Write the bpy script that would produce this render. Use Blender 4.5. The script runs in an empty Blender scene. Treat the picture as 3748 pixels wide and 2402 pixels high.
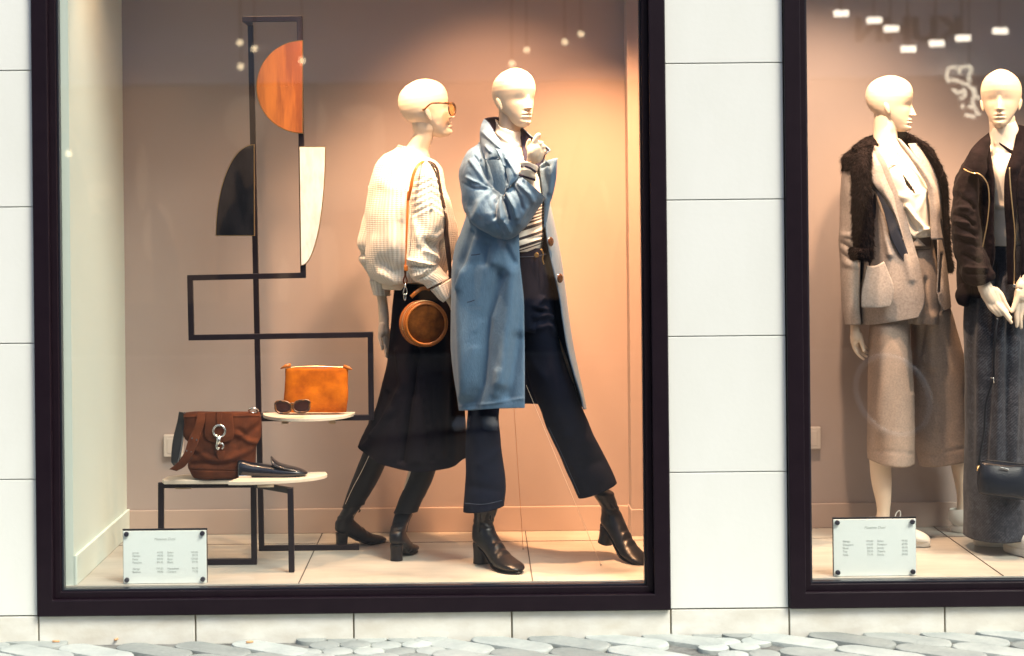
import bpy, bmesh, math, random
import numpy as np
from mathutils import Vector, Matrix, noise

# ---------------------------------------------------------------- camera, light, exposure
sc = bpy.context.scene
CAMZ, DIST, FS, VX, VY, ROLL = 1.5, 6.3, 6632.0, 1747.0, 749.0, 0.0105
cd = bpy.data.cameras.new("camera"); cam = bpy.data.objects.new("camera", cd)
sc.collection.objects.link(cam); sc.camera = cam
cd.sensor_width = 36.0; cd.lens = FS / 3748.0 * 36.0
cd.shift_x = (1874.0 - VX) / 3748.0; cd.shift_y = -(1201.0 - VY) / 3748.0
cd.clip_start = 0.05; cd.clip_end = 400
cth, sth = math.cos(ROLL), math.sin(ROLL)
cam.matrix_world = Matrix(((cth, sth, 0, 0), (0, 0, -1, -DIST), (-sth, cth, 0, CAMZ), (0, 0, 0, 1)))
cd.dof.use_dof = True; cd.dof.focus_distance = 6.72; cd.dof.aperture_fstop = 2.4

world = bpy.data.worlds.new("World"); sc.world = world; world.use_nodes = True
wn = world.node_tree.nodes; wl = world.node_tree.links
for n in list(wn): wn.remove(n)
sky = wn.new('ShaderNodeTexSky'); sky.sky_type = 'NISHITA'; sky.sun_disc = False
SUN_EL, SUN_AZ = math.radians(50), math.radians(138)
sky.sun_elevation = SUN_EL; sky.sun_rotation = SUN_AZ; sky.air_density = 1.0; sky.dust_density = 3.0; sky.ozone_density = 0.6
bg = wn.new('ShaderNodeBackground'); bg.inputs[1].default_value = 0.15
wo = wn.new('ShaderNodeOutputWorld'); wl.new(sky.outputs[0], bg.inputs[0]); wl.new(bg.outputs[0], wo.inputs[0])
sd = bpy.data.lights.new("sun", 'SUN'); sd.energy = 2.5; sd.angle = math.radians(24); sd.color = (1.0, 0.95, 0.82)
sun = bpy.data.objects.new("sun", sd); sc.collection.objects.link(sun)
sun_dir = Vector((math.sin(SUN_AZ) * math.cos(SUN_EL), math.cos(SUN_AZ) * math.cos(SUN_EL), math.sin(SUN_EL)))
sun.rotation_euler = sun_dir.to_track_quat('Z', 'Y').to_euler(); sun.location = sun_dir * 20
sc.view_settings.view_transform = 'Standard'; sc.view_settings.look = 'None'
sc.view_settings.gamma = 1.0; sc.view_settings.exposure = 0.74
sc.render.film_transparent = False
try:
    sc.cycles.max_bounces = 8; sc.cycles.transparent_max_bounces = 12; sc.cycles.sample_clamp_indirect = 4.0
    sc.cycles.use_denoising = True
except Exception: pass

# ---------------------------------------------------------------- helpers
CROP = {'S': (0, 0, 1.0), 'P': (0, 0, 1.5597), 'A': (1280, 280, .32468), 'B': (1280, 700, .32468), 'C': (1200, 1150, .45455),
        'D': (1640, 380, .32468), 'E': (3040, 250, .45455), 'F': (3040, 850, .45455), 'G': (3040, 1450, .45455),
        'H': (580, 1300, .45455), 'c1': (1300, 250, .58442), 'c2': (1300, 950, .58442), 'c3': (1150, 1600, .54099),
        'c4': (600, 0, .71429), 'c5': (550, 950, .58442), 'c6': (400, 1650, .37453), 'c8': (1700, 700, .38971)}
def w(crop, x, y, Y):
    """a point of the scene: where it is seen from the street and how deep behind the glass it stands"""
    ox, oy, f = CROP[crop]
    dx, dy = ox + x * f - VX, oy + y * f - VY
    a, b = dx - ROLL * dy, dy + ROLL * dx
    d = DIST + Y
    return np.array((a * d / FS, Y, CAMZ - b * d / FS))
def to_px(v, crop='S'):
    v = np.asarray(v); d = (v[..., 1] + DIST)
    a = v[..., 0] * FS / d; b = (CAMZ - v[..., 2]) * FS / d
    ox, oy, f = CROP[crop]
    return (a + ROLL * b + VX - ox) / f, (b - ROLL * a + VY - oy) / f
def px_m(crop, Y): return CROP[crop][2] * (DIST + Y) / FS      # metres per crop pixel

def cr(P, n):
    """Catmull-Rom resample of the rows of P to n rows"""
    P = np.asarray(P, float); k = len(P)
    if k == 1: return np.repeat(P, n, 0)
    Q = np.concatenate([[2 * P[0] - P[1]], P, [2 * P[-1] - P[-2]]])
    t = np.linspace(0, k - 1, n); i = np.minimum(t.astype(int), k - 2); f = (t - i)
    f = f.reshape((-1,) + (1,) * (P.ndim - 1))
    a, b, c, d = Q[i], Q[i + 1], Q[i + 2], Q[i + 3]
    return .5 * (2 * b + (c - a) * f + (2 * a - 5 * b + 4 * c - d) * f ** 2 + (3 * b - a - 3 * c + d) * f ** 3)

def grid_faces(nv, nu, closed, off=0):
    F = []
    for i in range(nv - 1):
        for j in range(nu if closed else nu - 1):
            j2 = (j + 1) % nu
            F.append((off + i * nu + j, off + i * nu + j2, off + (i + 1) * nu + j2, off + (i + 1) * nu + j))
    return F

def seg_dist(px, py, pts):
    D = np.full(px.shape, 1e9); 
    for (x0, y0), (x1, y1) in zip(pts[:-1], pts[1:]):
        L2 = (x1 - x0) ** 2 + (y1 - y0) ** 2 + 1e-9
        t = np.clip(((px - x0) * (x1 - x0) + (py - y0) * (y1 - y0)) / L2, 0, 1)
        D = np.minimum(D, np.hypot(px - x0 - t * (x1 - x0), py - y0 - t * (y1 - y0)))
    return D
def grid_normals(G, closed):
    if closed: du = np.roll(G, -1, 1) - np.roll(G, 1, 1)
    else: du = np.gradient(G, axis=1)
    dv = np.gradient(G, axis=0)
    N = np.cross(du, dv); N /= (np.linalg.norm(N, axis=2, keepdims=True) + 1e-9)
    return N
def nz(p, s, seed=0.0):
    return noise.noise(Vector((p[0] * s[0] + seed, p[1] * s[1] + seed * 1.7, p[2] * s[2] - seed)))
def relief(G, N, creases, wob, crop):
    """real cloth folds: push the surface in and out along its normal"""
    D = np.zeros(G.shape[:2])
    if creases:
        px, py = to_px(G, crop)
        front = np.clip(-N[..., 1] * 1.6, 0, 1)
        for pts, wd, amp in creases:
            d = seg_dist(px, py, pts)
            D += amp * np.exp(-(d / wd) ** 2) * front
    if wob:
        for (s, amp, seed) in wob:
            for i in range(G.shape[0]):
                for j in range(G.shape[1]):
                    D[i, j] += amp * nz(G[i, j], s, seed)
    return G + N * D[..., None]
class M:
    """plain vertex / face / uv lists"""
    def __init__(s): s.v = []; s.f = []; s.uv = []; s.n = 0
    def add(s, V, F, UV=None):
        V = np.asarray(V, float).reshape(-1, 3)
        s.v.append(V); s.f += [tuple(i + s.n for i in q) for q in F]; s.n += len(V)
        s.uv.append(np.zeros((len(V), 2)) if UV is None else np.asarray(UV).reshape(-1, 2))
        return s
    def arr(s): return np.concatenate(s.v)

def uvs(G, closed):
    du = np.linalg.norm(np.diff(G, axis=1), axis=2); u = np.concatenate([np.zeros((G.shape[0], 1)), np.cumsum(du, 1)], 1)
    u = np.repeat(u.mean(0, keepdims=True), G.shape[0], 0)
    dv = np.linalg.norm(np.diff(G, axis=0), axis=2).mean(1); v = np.concatenate([[0], np.cumsum(dv)])
    return np.stack([u, np.repeat(v[:, None], G.shape[1], 1)], -1)

def band(m, crop, rows, nu=64, nv=60, arc=None, creases=None, wob=None, dip=None, cap=0, p=2.0, flute=None):
    """tube of cloth or flesh: each row is left x,y, right x,y, depth, half thickness"""
    R = cr(rows, nv)
    arcs = cr(arc, nv) if arc is not None else None
    G = np.zeros((nv, nu, 3))
    for i, r in enumerate(R):
        L = w(crop, r[0], r[1], r[4]); Q = w(crop, r[2], r[3], r[4]); C = (L + Q) / 2; A = (Q - L) / 2
        if arcs is None: th = np.linspace(0, 2 * math.pi, nu, endpoint=False)
        else:
            xa, xb = arcs[i]; cx = (r[0] + r[2]) / 2; ha = max((r[2] - r[0]) / 2, 1e-3)
            ta = 2 * math.pi - math.acos(max(-.999, min(.999, (xa - cx) / ha)))
            tb = -math.acos(max(-.999, min(.999, (xb - cx) / ha)))
            th = np.linspace(tb, ta, nu)
        c, s_ = np.cos(th), np.sin(th)
        c = np.sign(c) * np.abs(c) ** (2 / p); s2 = np.sign(s_) * np.abs(s_) ** (2 / p)
        k = 1.0
        if flute: k = 1 + flute[1] * (i / (nv - 1)) ** flute[2] * np.cos(flute[0] * th + flute[3])
        G[i] = C + A * (c * k)[:, None] + np.array((0, r[5], 0)) * (s2 * k)[:, None]
        if dip is not None: G[i, :, 2] -= dip(i / (nv - 1)) * np.clip(-s_, 0, 1) ** 1.5
    N = -grid_normals(G, arcs is None)
    ctr = G.mean(1, keepdims=True)
    if ((G - ctr) * N).sum() < 0: N = -N
    G = relief(G, N, creases, wob, crop)
    F = grid_faces(nv, nu, arcs is None)
    if cap & 1: F.append(tuple(range(nu)))
    if cap & 2: F.append(tuple(range((nv - 1) * nu, nv * nu))[::-1])
    m.add(G, F, uvs(G, arcs is None)); return G

def sheet(m, crop, rows, nu=28, nv=28, creases=None, wob=None):
    P = np.array([[w(crop, *q) for q in r] for r in rows])
    G = cr(P, nv); G = np.swapaxes(cr(np.swapaxes(G, 0, 1), nu), 0, 1)
    N = grid_normals(G, False); s = np.sign(N[..., 1].mean() + 1e-9); N = -N * s
    G = relief(G, N, creases, wob, crop)
    m.add(G, grid_faces(nv, nu, False), uvs(G, False)); return G

def tube(m, pts, rad, n=10, closed=False, steps=None, flat=None):
    """round tube through world points; rad number or list"""
    pts = np.asarray(pts, float)
    rad = np.full(len(pts), rad) if np.isscalar(rad) else np.asarray(rad, float)
    if steps:
        if closed:
            q = np.concatenate([pts[-1:], pts, pts[:2]]); t = cr(q, steps * (len(q) - 1) + 1)
            pts = t[steps:steps * (len(pts) + 1)]; rad = np.full(len(pts), rad[0])
        else: pts, rad = cr(pts, steps), cr(rad[:, None], steps)[:, 0]
    k = len(pts); V = []
    up = Vector((0, 0, 1)); prev = None
    for i in range(k):
        if closed: t = Vector(pts[(i + 1) % k] - pts[i - 1])
        else: t = Vector(pts[min(i + 1, k - 1)] - pts[max(i - 1, 0)])
        if t.length < 1e-9: t = Vector((0, 0, 1))
        t.normalize()
        if prev is None:
            a = t.cross(Vector((0, 1, 0)));
            if a.length < .2: a = t.cross(Vector((1, 0, 0)))
        else: a = prev - t * prev.dot(t)
        a.normalize(); prev = a; b = t.cross(a)
        fa, fb = flat or (1, 1)
        for j in range(n):
            q = 2 * math.pi * j / n
            V.append(pts[i] + np.array(a) * math.cos(q) * rad[i] * fa + np.array(b) * math.sin(q) * rad[i] * fb)
    F = grid_faces(k, n, True)
    if closed:
        for j in range(n): F.append(((k - 1) * n + j, (k - 1) * n + (j + 1) % n, (j + 1) % n, j))
    else: F += [tuple(range(n))[::-1], tuple(range((k - 1) * n, k * n))]
    m.add(V, F)
def chain(m, crop, pts, n=14, steps=None):
    """rounded flesh chain: (x, y, depth, radius in crop px)"""
    P = [w(crop, a, b, c) for a, b, c, d in pts]; R = [d * px_m(crop, c) for a, b, c, d in pts]
    steps = steps or 8 * len(pts)
    P = cr(P, steps); R = cr(np.array(R)[:, None], steps)[:, 0]
    # round the ends
    t0 = (P[0] - P[1]); t0 /= np.linalg.norm(t0) + 1e-9; t1 = (P[-1] - P[-2]); t1 /= np.linalg.norm(t1) + 1e-9
    A = [P[0] + t0 * R[0] * math.sin(q) for q in (1.4, 1.0, .5)]; ra = [R[0] * math.cos(q) for q in (1.4, 1.0, .5)]
    B = [P[-1] + t1 * R[-1] * math.sin(q) for q in (.5, 1.0, 1.4)]; rb = [R[-1] * math.cos(q) for q in (.5, 1.0, 1.4)]
    tube(m, np.array(A + list(P) + B), np.array(ra + list(R) + rb), n)
def box(m, x0, x1, y0, y1, z0, z1):
    V = [(x, y, z) for x in (x0, x1) for y in (y0, y1) for z in (z0, z1)]
    m.add(V, [(0, 1, 3, 2), (4, 6, 7, 5), (0, 4, 5, 1), (2, 3, 7, 6), (0, 2, 6, 4), (1, 5, 7, 3)])
def bar(m, a, b, tx, ty):
    """square bar between two world points"""
    a, b = Vector(a), Vector(b); t = (b - a).normalized(); h = t.cross(Vector((0, 1, 0)))
    if h.length < .1: h = Vector((1, 0, 0))
    h.normalize(); k = t.cross(h).normalized()
    V = [e + h * sx * tx / 2 + k * sy * ty / 2 for e in (a, b) for sx, sy in ((-1, -1), (1, -1), (1, 1), (-1, 1))]
    m.add([tuple(v) for v in V], [(0, 3, 2, 1), (4, 5, 6, 7), (0, 1, 5, 4), (1, 2, 6, 5), (2, 3, 7, 6), (3, 0, 4, 7)])
def prism(m, pts2, y0, y1):
    """outline in x,z pushed from depth y0 to y1"""
    n = len(pts2); V = [(x, y0, z) for x, z in pts2] + [(x, y1, z) for x, z in pts2]
    m.add(V, [tuple(range(n)), tuple(range(n, 2 * n))[::-1]] + [(i, i + n, (i + 1) % n + n, (i + 1) % n) for i in range(n)])
def disc(m, c, r, y0, y1, n=24, ax='y'):
    pts = [(math.cos(2 * math.pi * i / n) * r, math.sin(2 * math.pi * i / n) * r) for i in range(n)]
    if ax == 'y': prism(m, [(c[0] + a, c[2] + b) for a, b in pts], c[1] + y0, c[1] + y1)
    else:
        V = [(c[0] + a, c[1] + b, c[2] + y0) for a, b in pts] + [(c[0] + a, c[1] + b, c[2] + y1) for a, b in pts]
        m.add(V, [tuple(range(n)), tuple(range(n, 2 * n))[::-1]] + [(i, i + n, (i + 1) % n + n, (i + 1) % n) for i in range(n)])

def tag(o, label=None, cat=None, group=None, kind=None):
    if label: o['label'] = label
    if cat: o['category'] = cat
    if group: o['group'] = group
    if kind: o['kind'] = kind
    return o
def thing(name, loc, label, cat, group=None):
    o = bpy.data.objects.new(name, None); sc.collection.objects.link(o); o.location = loc
    o.empty_display_size = .1; o['_o'] = list(loc)
    return tag(o, label, cat, group)
def obj(name, m, mat, parent=None, smooth=True, solid=0, bevel=0, origin=None, fix=True, auto=None):
    V = m.arr(); off = np.zeros(3)
    if parent is not None:
        q = parent
        while q.parent: q = q.parent
        off = np.array(q.location)
    elif origin is not None: off = np.array(origin)
    me = bpy.data.meshes.new(name); me.from_pydata([tuple(v) for v in (V - off)], [], m.f)
    uv = me.uv_layers.new(name="UVMap"); U = np.concatenate(m.uv)
    li = np.zeros(len(me.loops), dtype=np.int32); me.loops.foreach_get("vertex_index", li)
    uv.data.foreach_set("uv", U[li].astype(np.float32).ravel())
    if fix:
        bm = bmesh.new(); bm.from_mesh(me); bmesh.ops.recalc_face_normals(bm, faces=bm.faces); bm.to_mesh(me); bm.free()
    me.materials.append(mat)
    me.polygons.foreach_set("use_smooth", [bool(smooth)] * len(me.polygons))
    if smooth and auto: me.set_sharp_from_angle(angle=math.radians(auto))
    me.update()
    o = bpy.data.objects.new(name, me); sc.collection.objects.link(o)
    if parent is not None: o.parent = parent
    elif origin is not None: o.location = origin
    if solid:
        md = o.modifiers.new("thickness", 'SOLIDIFY'); md.thickness = solid; md.offset = -1 if solid > 0 else -1
    if bevel:
        md = o.modifiers.new("edge", 'BEVEL'); md.width = bevel; md.segments = 2; md.limit_method = 'ANGLE'
    return o
def voxel(m, size, smooth=6):
    me = bpy.data.meshes.new("tmp"); me.from_pydata([tuple(v) for v in m.arr()], [], m.f)
    bm = bmesh.new(); bm.from_mesh(me); bmesh.ops.recalc_face_normals(bm, faces=bm.faces); bm.to_mesh(me); bm.free()
    o = bpy.data.objects.new("tmp", me); sc.collection.objects.link(o)
    r = o.modifiers.new("r", 'REMESH'); r.mode = 'VOXEL'; r.voxel_size = size
    s = o.modifiers.new("s", 'SMOOTH'); s.factor = .6; s.iterations = smooth
    dg = bpy.context.evaluated_depsgraph_get(); dg.update(); e = o.evaluated_get(dg); em = e.to_mesh()
    V = np.array([v.co[:] for v in em.vertices]); F = [tuple(p.vertices) for p in em.polygons]
    e.to_mesh_clear(); bpy.data.objects.remove(o); bpy.data.meshes.remove(me)
    q = M(); q.add(V, F); return q

# ---------------------------------------------------------------- materials
def mat(name, col, rough=.6, metal=0, spec=.5, bump=None, vary=None, sheen=0, coat=0, trans=0, emit=None):
    """bump: (scale or (x,y,z), strength, distance, detail); vary: (scale, second colour, contrast)"""
    m = bpy.data.materials.new(name); m.use_nodes = True; nt = m.node_tree; b = nt.nodes["Principled BSDF"]
    b.inputs["Base Color"].default_value = (*col, 1); b.inputs["Roughness"].default_value = rough
    b.inputs["Metallic"].default_value = metal; b.inputs["Specular IOR Level"].default_value = spec
    if sheen: b.inputs["Sheen Weight"].default_value = sheen; b.inputs["Sheen Roughness"].default_value = .5
    if coat: b.inputs["Coat Weight"].default_value = coat; b.inputs["Coat Roughness"].default_value = .08
    if trans: b.inputs["Transmission Weight"].default_value = trans
    if emit: b.inputs["Emission Color"].default_value = (*emit[0], 1); b.inputs["Emission Strength"].default_value = emit[1]
    tc = nt.nodes.new('ShaderNodeTexCoord')
    if vary:
        mp = nt.nodes.new('ShaderNodeMapping'); s = vary[0]; s = (s, s, s) if np.isscalar(s) else s
        mp.inputs['Scale'].default_value = s; nt.links.new(tc.outputs['Object'], mp.inputs[0])
        t = nt.nodes.new('ShaderNodeTexNoise'); t.inputs['Scale'].default_value = 1; t.inputs['Detail'].default_value = 6
        t.inputs['Roughness'].default_value = .62
        nt.links.new(mp.outputs[0], t.inputs['Vector'])
        rp = nt.nodes.new('ShaderNodeMapRange'); rp.inputs['From Min'].default_value = .5 - vary[2]; rp.inputs['From Max'].default_value = .5 + vary[2]
        nt.links.new(t.outputs['Fac'], rp.inputs['Value'])
        mx = nt.nodes.new('ShaderNodeMix'); mx.data_type = 'RGBA'
        mx.inputs[6].default_value = (*col, 1); mx.inputs[7].default_value = (*vary[1], 1)
        nt.links.new(rp.outputs[0], mx.inputs[0]); nt.links.new(mx.outputs[2], b.inputs['Base Color'])
    if bump:
        mp = nt.nodes.new('ShaderNodeMapping'); s = bump[0]; s = (s, s, s) if np.isscalar(s) else s
        mp.inputs['Scale'].default_value = s; nt.links.new(tc.outputs['Object'], mp.inputs[0])
        t = nt.nodes.new('ShaderNodeTexNoise'); t.inputs['Scale'].default_value = 1; t.inputs['Detail'].default_value = bump[3]
        nt.links.new(mp.outputs[0], t.inputs['Vector'])
        bp = nt.nodes.new('ShaderNodeBump'); bp.inputs['Strength'].default_value = bump[1]; bp.inputs['Distance'].default_value = bump[2]
        nt.links.new(t.outputs['Fac'], bp.inputs['Height']); nt.links.new(bp.outputs[0], b.inputs['Normal'])
    return m
def mat_knit(name, col, col2):
    m = mat(name, col, .9, sheen=.3); nt = m.node_tree; b = nt.nodes["Principled BSDF"]
    uv = nt.nodes.new('ShaderNodeUVMap')
    def wave(direction, scale, dist):
        t = nt.nodes.new('ShaderNodeTexWave'); t.wave_type = 'BANDS'; t.bands_direction = direction
        t.inputs['Scale'].default_value = scale; t.inputs['Distortion'].default_value = dist; t.inputs['Detail'].default_value = 1
        t.inputs['Detail Scale'].default_value = 2
        nt.links.new(uv.outputs[0], t.inputs['Vector']); return t
    a = wave('X', 24, .35); c = wave('Y', 42, .35)      # ribs of a centimetre, stitches across them
    mu = nt.nodes.new('ShaderNodeMath'); mu.operation = 'MULTIPLY_ADD'; mu.inputs[1].default_value = .45
    nt.links.new(c.outputs['Fac'], mu.inputs[0]); nt.links.new(a.outputs['Fac'], mu.inputs[2])
    bp = nt.nodes.new('ShaderNodeBump'); bp.inputs['Strength'].default_value = .5; bp.inputs['Distance'].default_value = .003
    nt.links.new(mu.outputs[0], bp.inputs['Height']); nt.links.new(bp.outputs[0], b.inputs['Normal'])
    mx = nt.nodes.new('ShaderNodeMix'); mx.data_type = 'RGBA'; mx.inputs[6].default_value = (*col2, 1); mx.inputs[7].default_value = (*col, 1)
    rp = nt.nodes.new('ShaderNodeMapRange'); rp.inputs['From Min'].default_value = .2; rp.inputs['From Max'].default_value = .9
    nt.links.new(mu.outputs[0], rp.inputs['Value']); nt.links.new(rp.outputs[0], mx.inputs[0]); nt.links.new(mx.outputs[2], b.inputs['Base Color'])
    return m
def mat_bands(name, col, col2, axis, stops, slant=0.0, rough=.8):
    """woven stripes: stops are world heights (lo, hi) of the dark stripes"""
    m = mat(name, col, rough, sheen=.2); nt = m.node_tree; b = nt.nodes["Principled BSDF"]
    g = nt.nodes.new('ShaderNodeNewGeometry'); sp = nt.nodes.new('ShaderNodeSeparateXYZ'); nt.links.new(g.outputs['Position'], sp.inputs[0])
    ma = nt.nodes.new('ShaderNodeMath'); ma.operation = 'MULTIPLY_ADD'; ma.inputs[1].default_value = slant
    nt.links.new(sp.outputs['X'], ma.inputs[0]); nt.links.new(sp.outputs['Z'], ma.inputs[2])
    lo, hi = stops[0][0] - .01, stops[-1][1] + .01
    mr = nt.nodes.new('ShaderNodeMapRange'); mr.inputs['From Min'].default_value = lo; mr.inputs['From Max'].default_value = hi
    nt.links.new(ma.outputs[0], mr.inputs['Value'])
    rp = nt.nodes.new('ShaderNodeValToRGB'); rp.color_ramp.interpolation = 'CONSTANT'; e = rp.color_ramp.elements
    e[0].position = 0; e[0].color = (*col, 1); e[1].position = (stops[0][0] - lo) / (hi - lo); e[1].color = (*col2, 1)
    for i, (a, c) in enumerate(stops):
        if i: q = e.new((a - lo) / (hi - lo)); q.color = (*col2, 1)
        q = e.new((c - lo) / (hi - lo)); q.color = (*col, 1)
    nt.links.new(mr.outputs[0], rp.inputs[0]); nt.links.new(rp.outputs[0], b.inputs['Base Color'])
    return m
def mat_weave(name, col, col2, scale, rough=.9, bumpd=.001):
    """coarse two-tone twill"""
    m = mat(name, col, rough, sheen=.1); nt = m.node_tree; b = nt.nodes["Principled BSDF"]
    uv = nt.nodes.new('ShaderNodeUVMap')
    t = nt.nodes.new('ShaderNodeTexWave'); t.wave_type = 'BANDS'; t.bands_direction = 'DIAGONAL'
    t.inputs['Scale'].default_value = scale; t.inputs['Distortion'].default_value = 6; t.inputs['Detail'].default_value = 3
    t.inputs['Detail Scale'].default_value = 4
    n = nt.nodes.new('ShaderNodeTexNoise'); n.inputs['Scale'].default_value = scale * 1.1; n.inputs['Detail'].default_value = 8; n.inputs['Roughness'].default_value = .8
    n2 = nt.nodes.new('ShaderNodeTexNoise'); n2.inputs['Scale'].default_value = 14; n2.inputs['Detail'].default_value = 3
    for q in (t, n, n2): nt.links.new(uv.outputs[0], q.inputs['Vector'])
    a = nt.nodes.new('ShaderNodeMath'); a.operation = 'MULTIPLY_ADD'; a.inputs[1].default_value = .22
    nt.links.new(t.outputs['Fac'], a.inputs[0]); nt.links.new(n.outputs['Fac'], a.inputs[2])
    a2 = nt.nodes.new('ShaderNodeMath'); a2.operation = 'MULTIPLY_ADD'; a2.inputs[1].default_value = .5
    nt.links.new(n2.outputs['Fac'], a2.inputs[0]); nt.links.new(a.outputs[0], a2.inputs[2])
    mr = nt.nodes.new('ShaderNodeMapRange'); mr.inputs['From Min'].default_value = .80; mr.inputs['From Max'].default_value = 1.18
    nt.links.new(a2.outputs[0], mr.inputs['Value'])
    mx = nt.nodes.new('ShaderNodeMix'); mx.data_type = 'RGBA'; mx.inputs[6].default_value = (*col, 1); mx.inputs[7].default_value = (*col2, 1)
    nt.links.new(mr.outputs[0], mx.inputs[0]); nt.links.new(mx.outputs[2], b.inputs['Base Color'])
    bp = nt.nodes.new('ShaderNodeBump'); bp.inputs['Strength'].default_value = .5; bp.inputs['Distance'].default_value = bumpd
    nt.links.new(a.outputs[0], bp.inputs['Height']); nt.links.new(bp.outputs[0], b.inputs['Normal'])
    return m
def mat_glass(name, tint=(.94, .965, .95), refl=1.75):
    m = bpy.data.materials.new(name); m.use_nodes = True; nt = m.node_tree
    for n in list(nt.nodes): nt.nodes.remove(n)
    o = nt.nodes.new('ShaderNodeOutputMaterial'); tr = nt.nodes.new('ShaderNodeBsdfTransparent'); tr.inputs[0].default_value = (*tint, 1)
    gl = nt.nodes.new('ShaderNodeBsdfGlossy'); gl.inputs['Roughness'].default_value = 0.0; gl.inputs[0].default_value = (1, 1, 1, 1)
    ge = nt.nodes.new('ShaderNodeNewGeometry'); dt = nt.nodes.new('ShaderNodeVectorMath'); dt.operation = 'DOT_PRODUCT'
    nt.links.new(ge.outputs['Incoming'], dt.inputs[0]); nt.links.new(ge.outputs['Normal'], dt.inputs[1])
    def mth(op, a, b):
        n = nt.nodes.new('ShaderNodeMath'); n.operation = op
        for i, v in enumerate((a, b)):
            if v is None: continue
            if isinstance(v, (int, float)): n.inputs[i].default_value = v
            else: nt.links.new(v, n.inputs[i])
        return n.outputs[0]
    c = mth('ABSOLUTE', dt.outputs['Value'], None); q = mth('POWER', mth('SUBTRACT', 1.0, c), 5.0)
    f = mth('MULTIPLY', mth('ADD', mth('MULTIPLY', q, .957), .043), refl)          # Schlick's reflectance of a clean pane
    mx = nt.nodes.new('ShaderNodeMixShader'); nt.links.new(f, mx.inputs[0])
    nt.links.new(tr.outputs[0], mx.inputs[1]); nt.links.new(gl.outputs[0], mx.inputs[2]); nt.links.new(mx.outputs[0], o.inputs[0])
    return m

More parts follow.
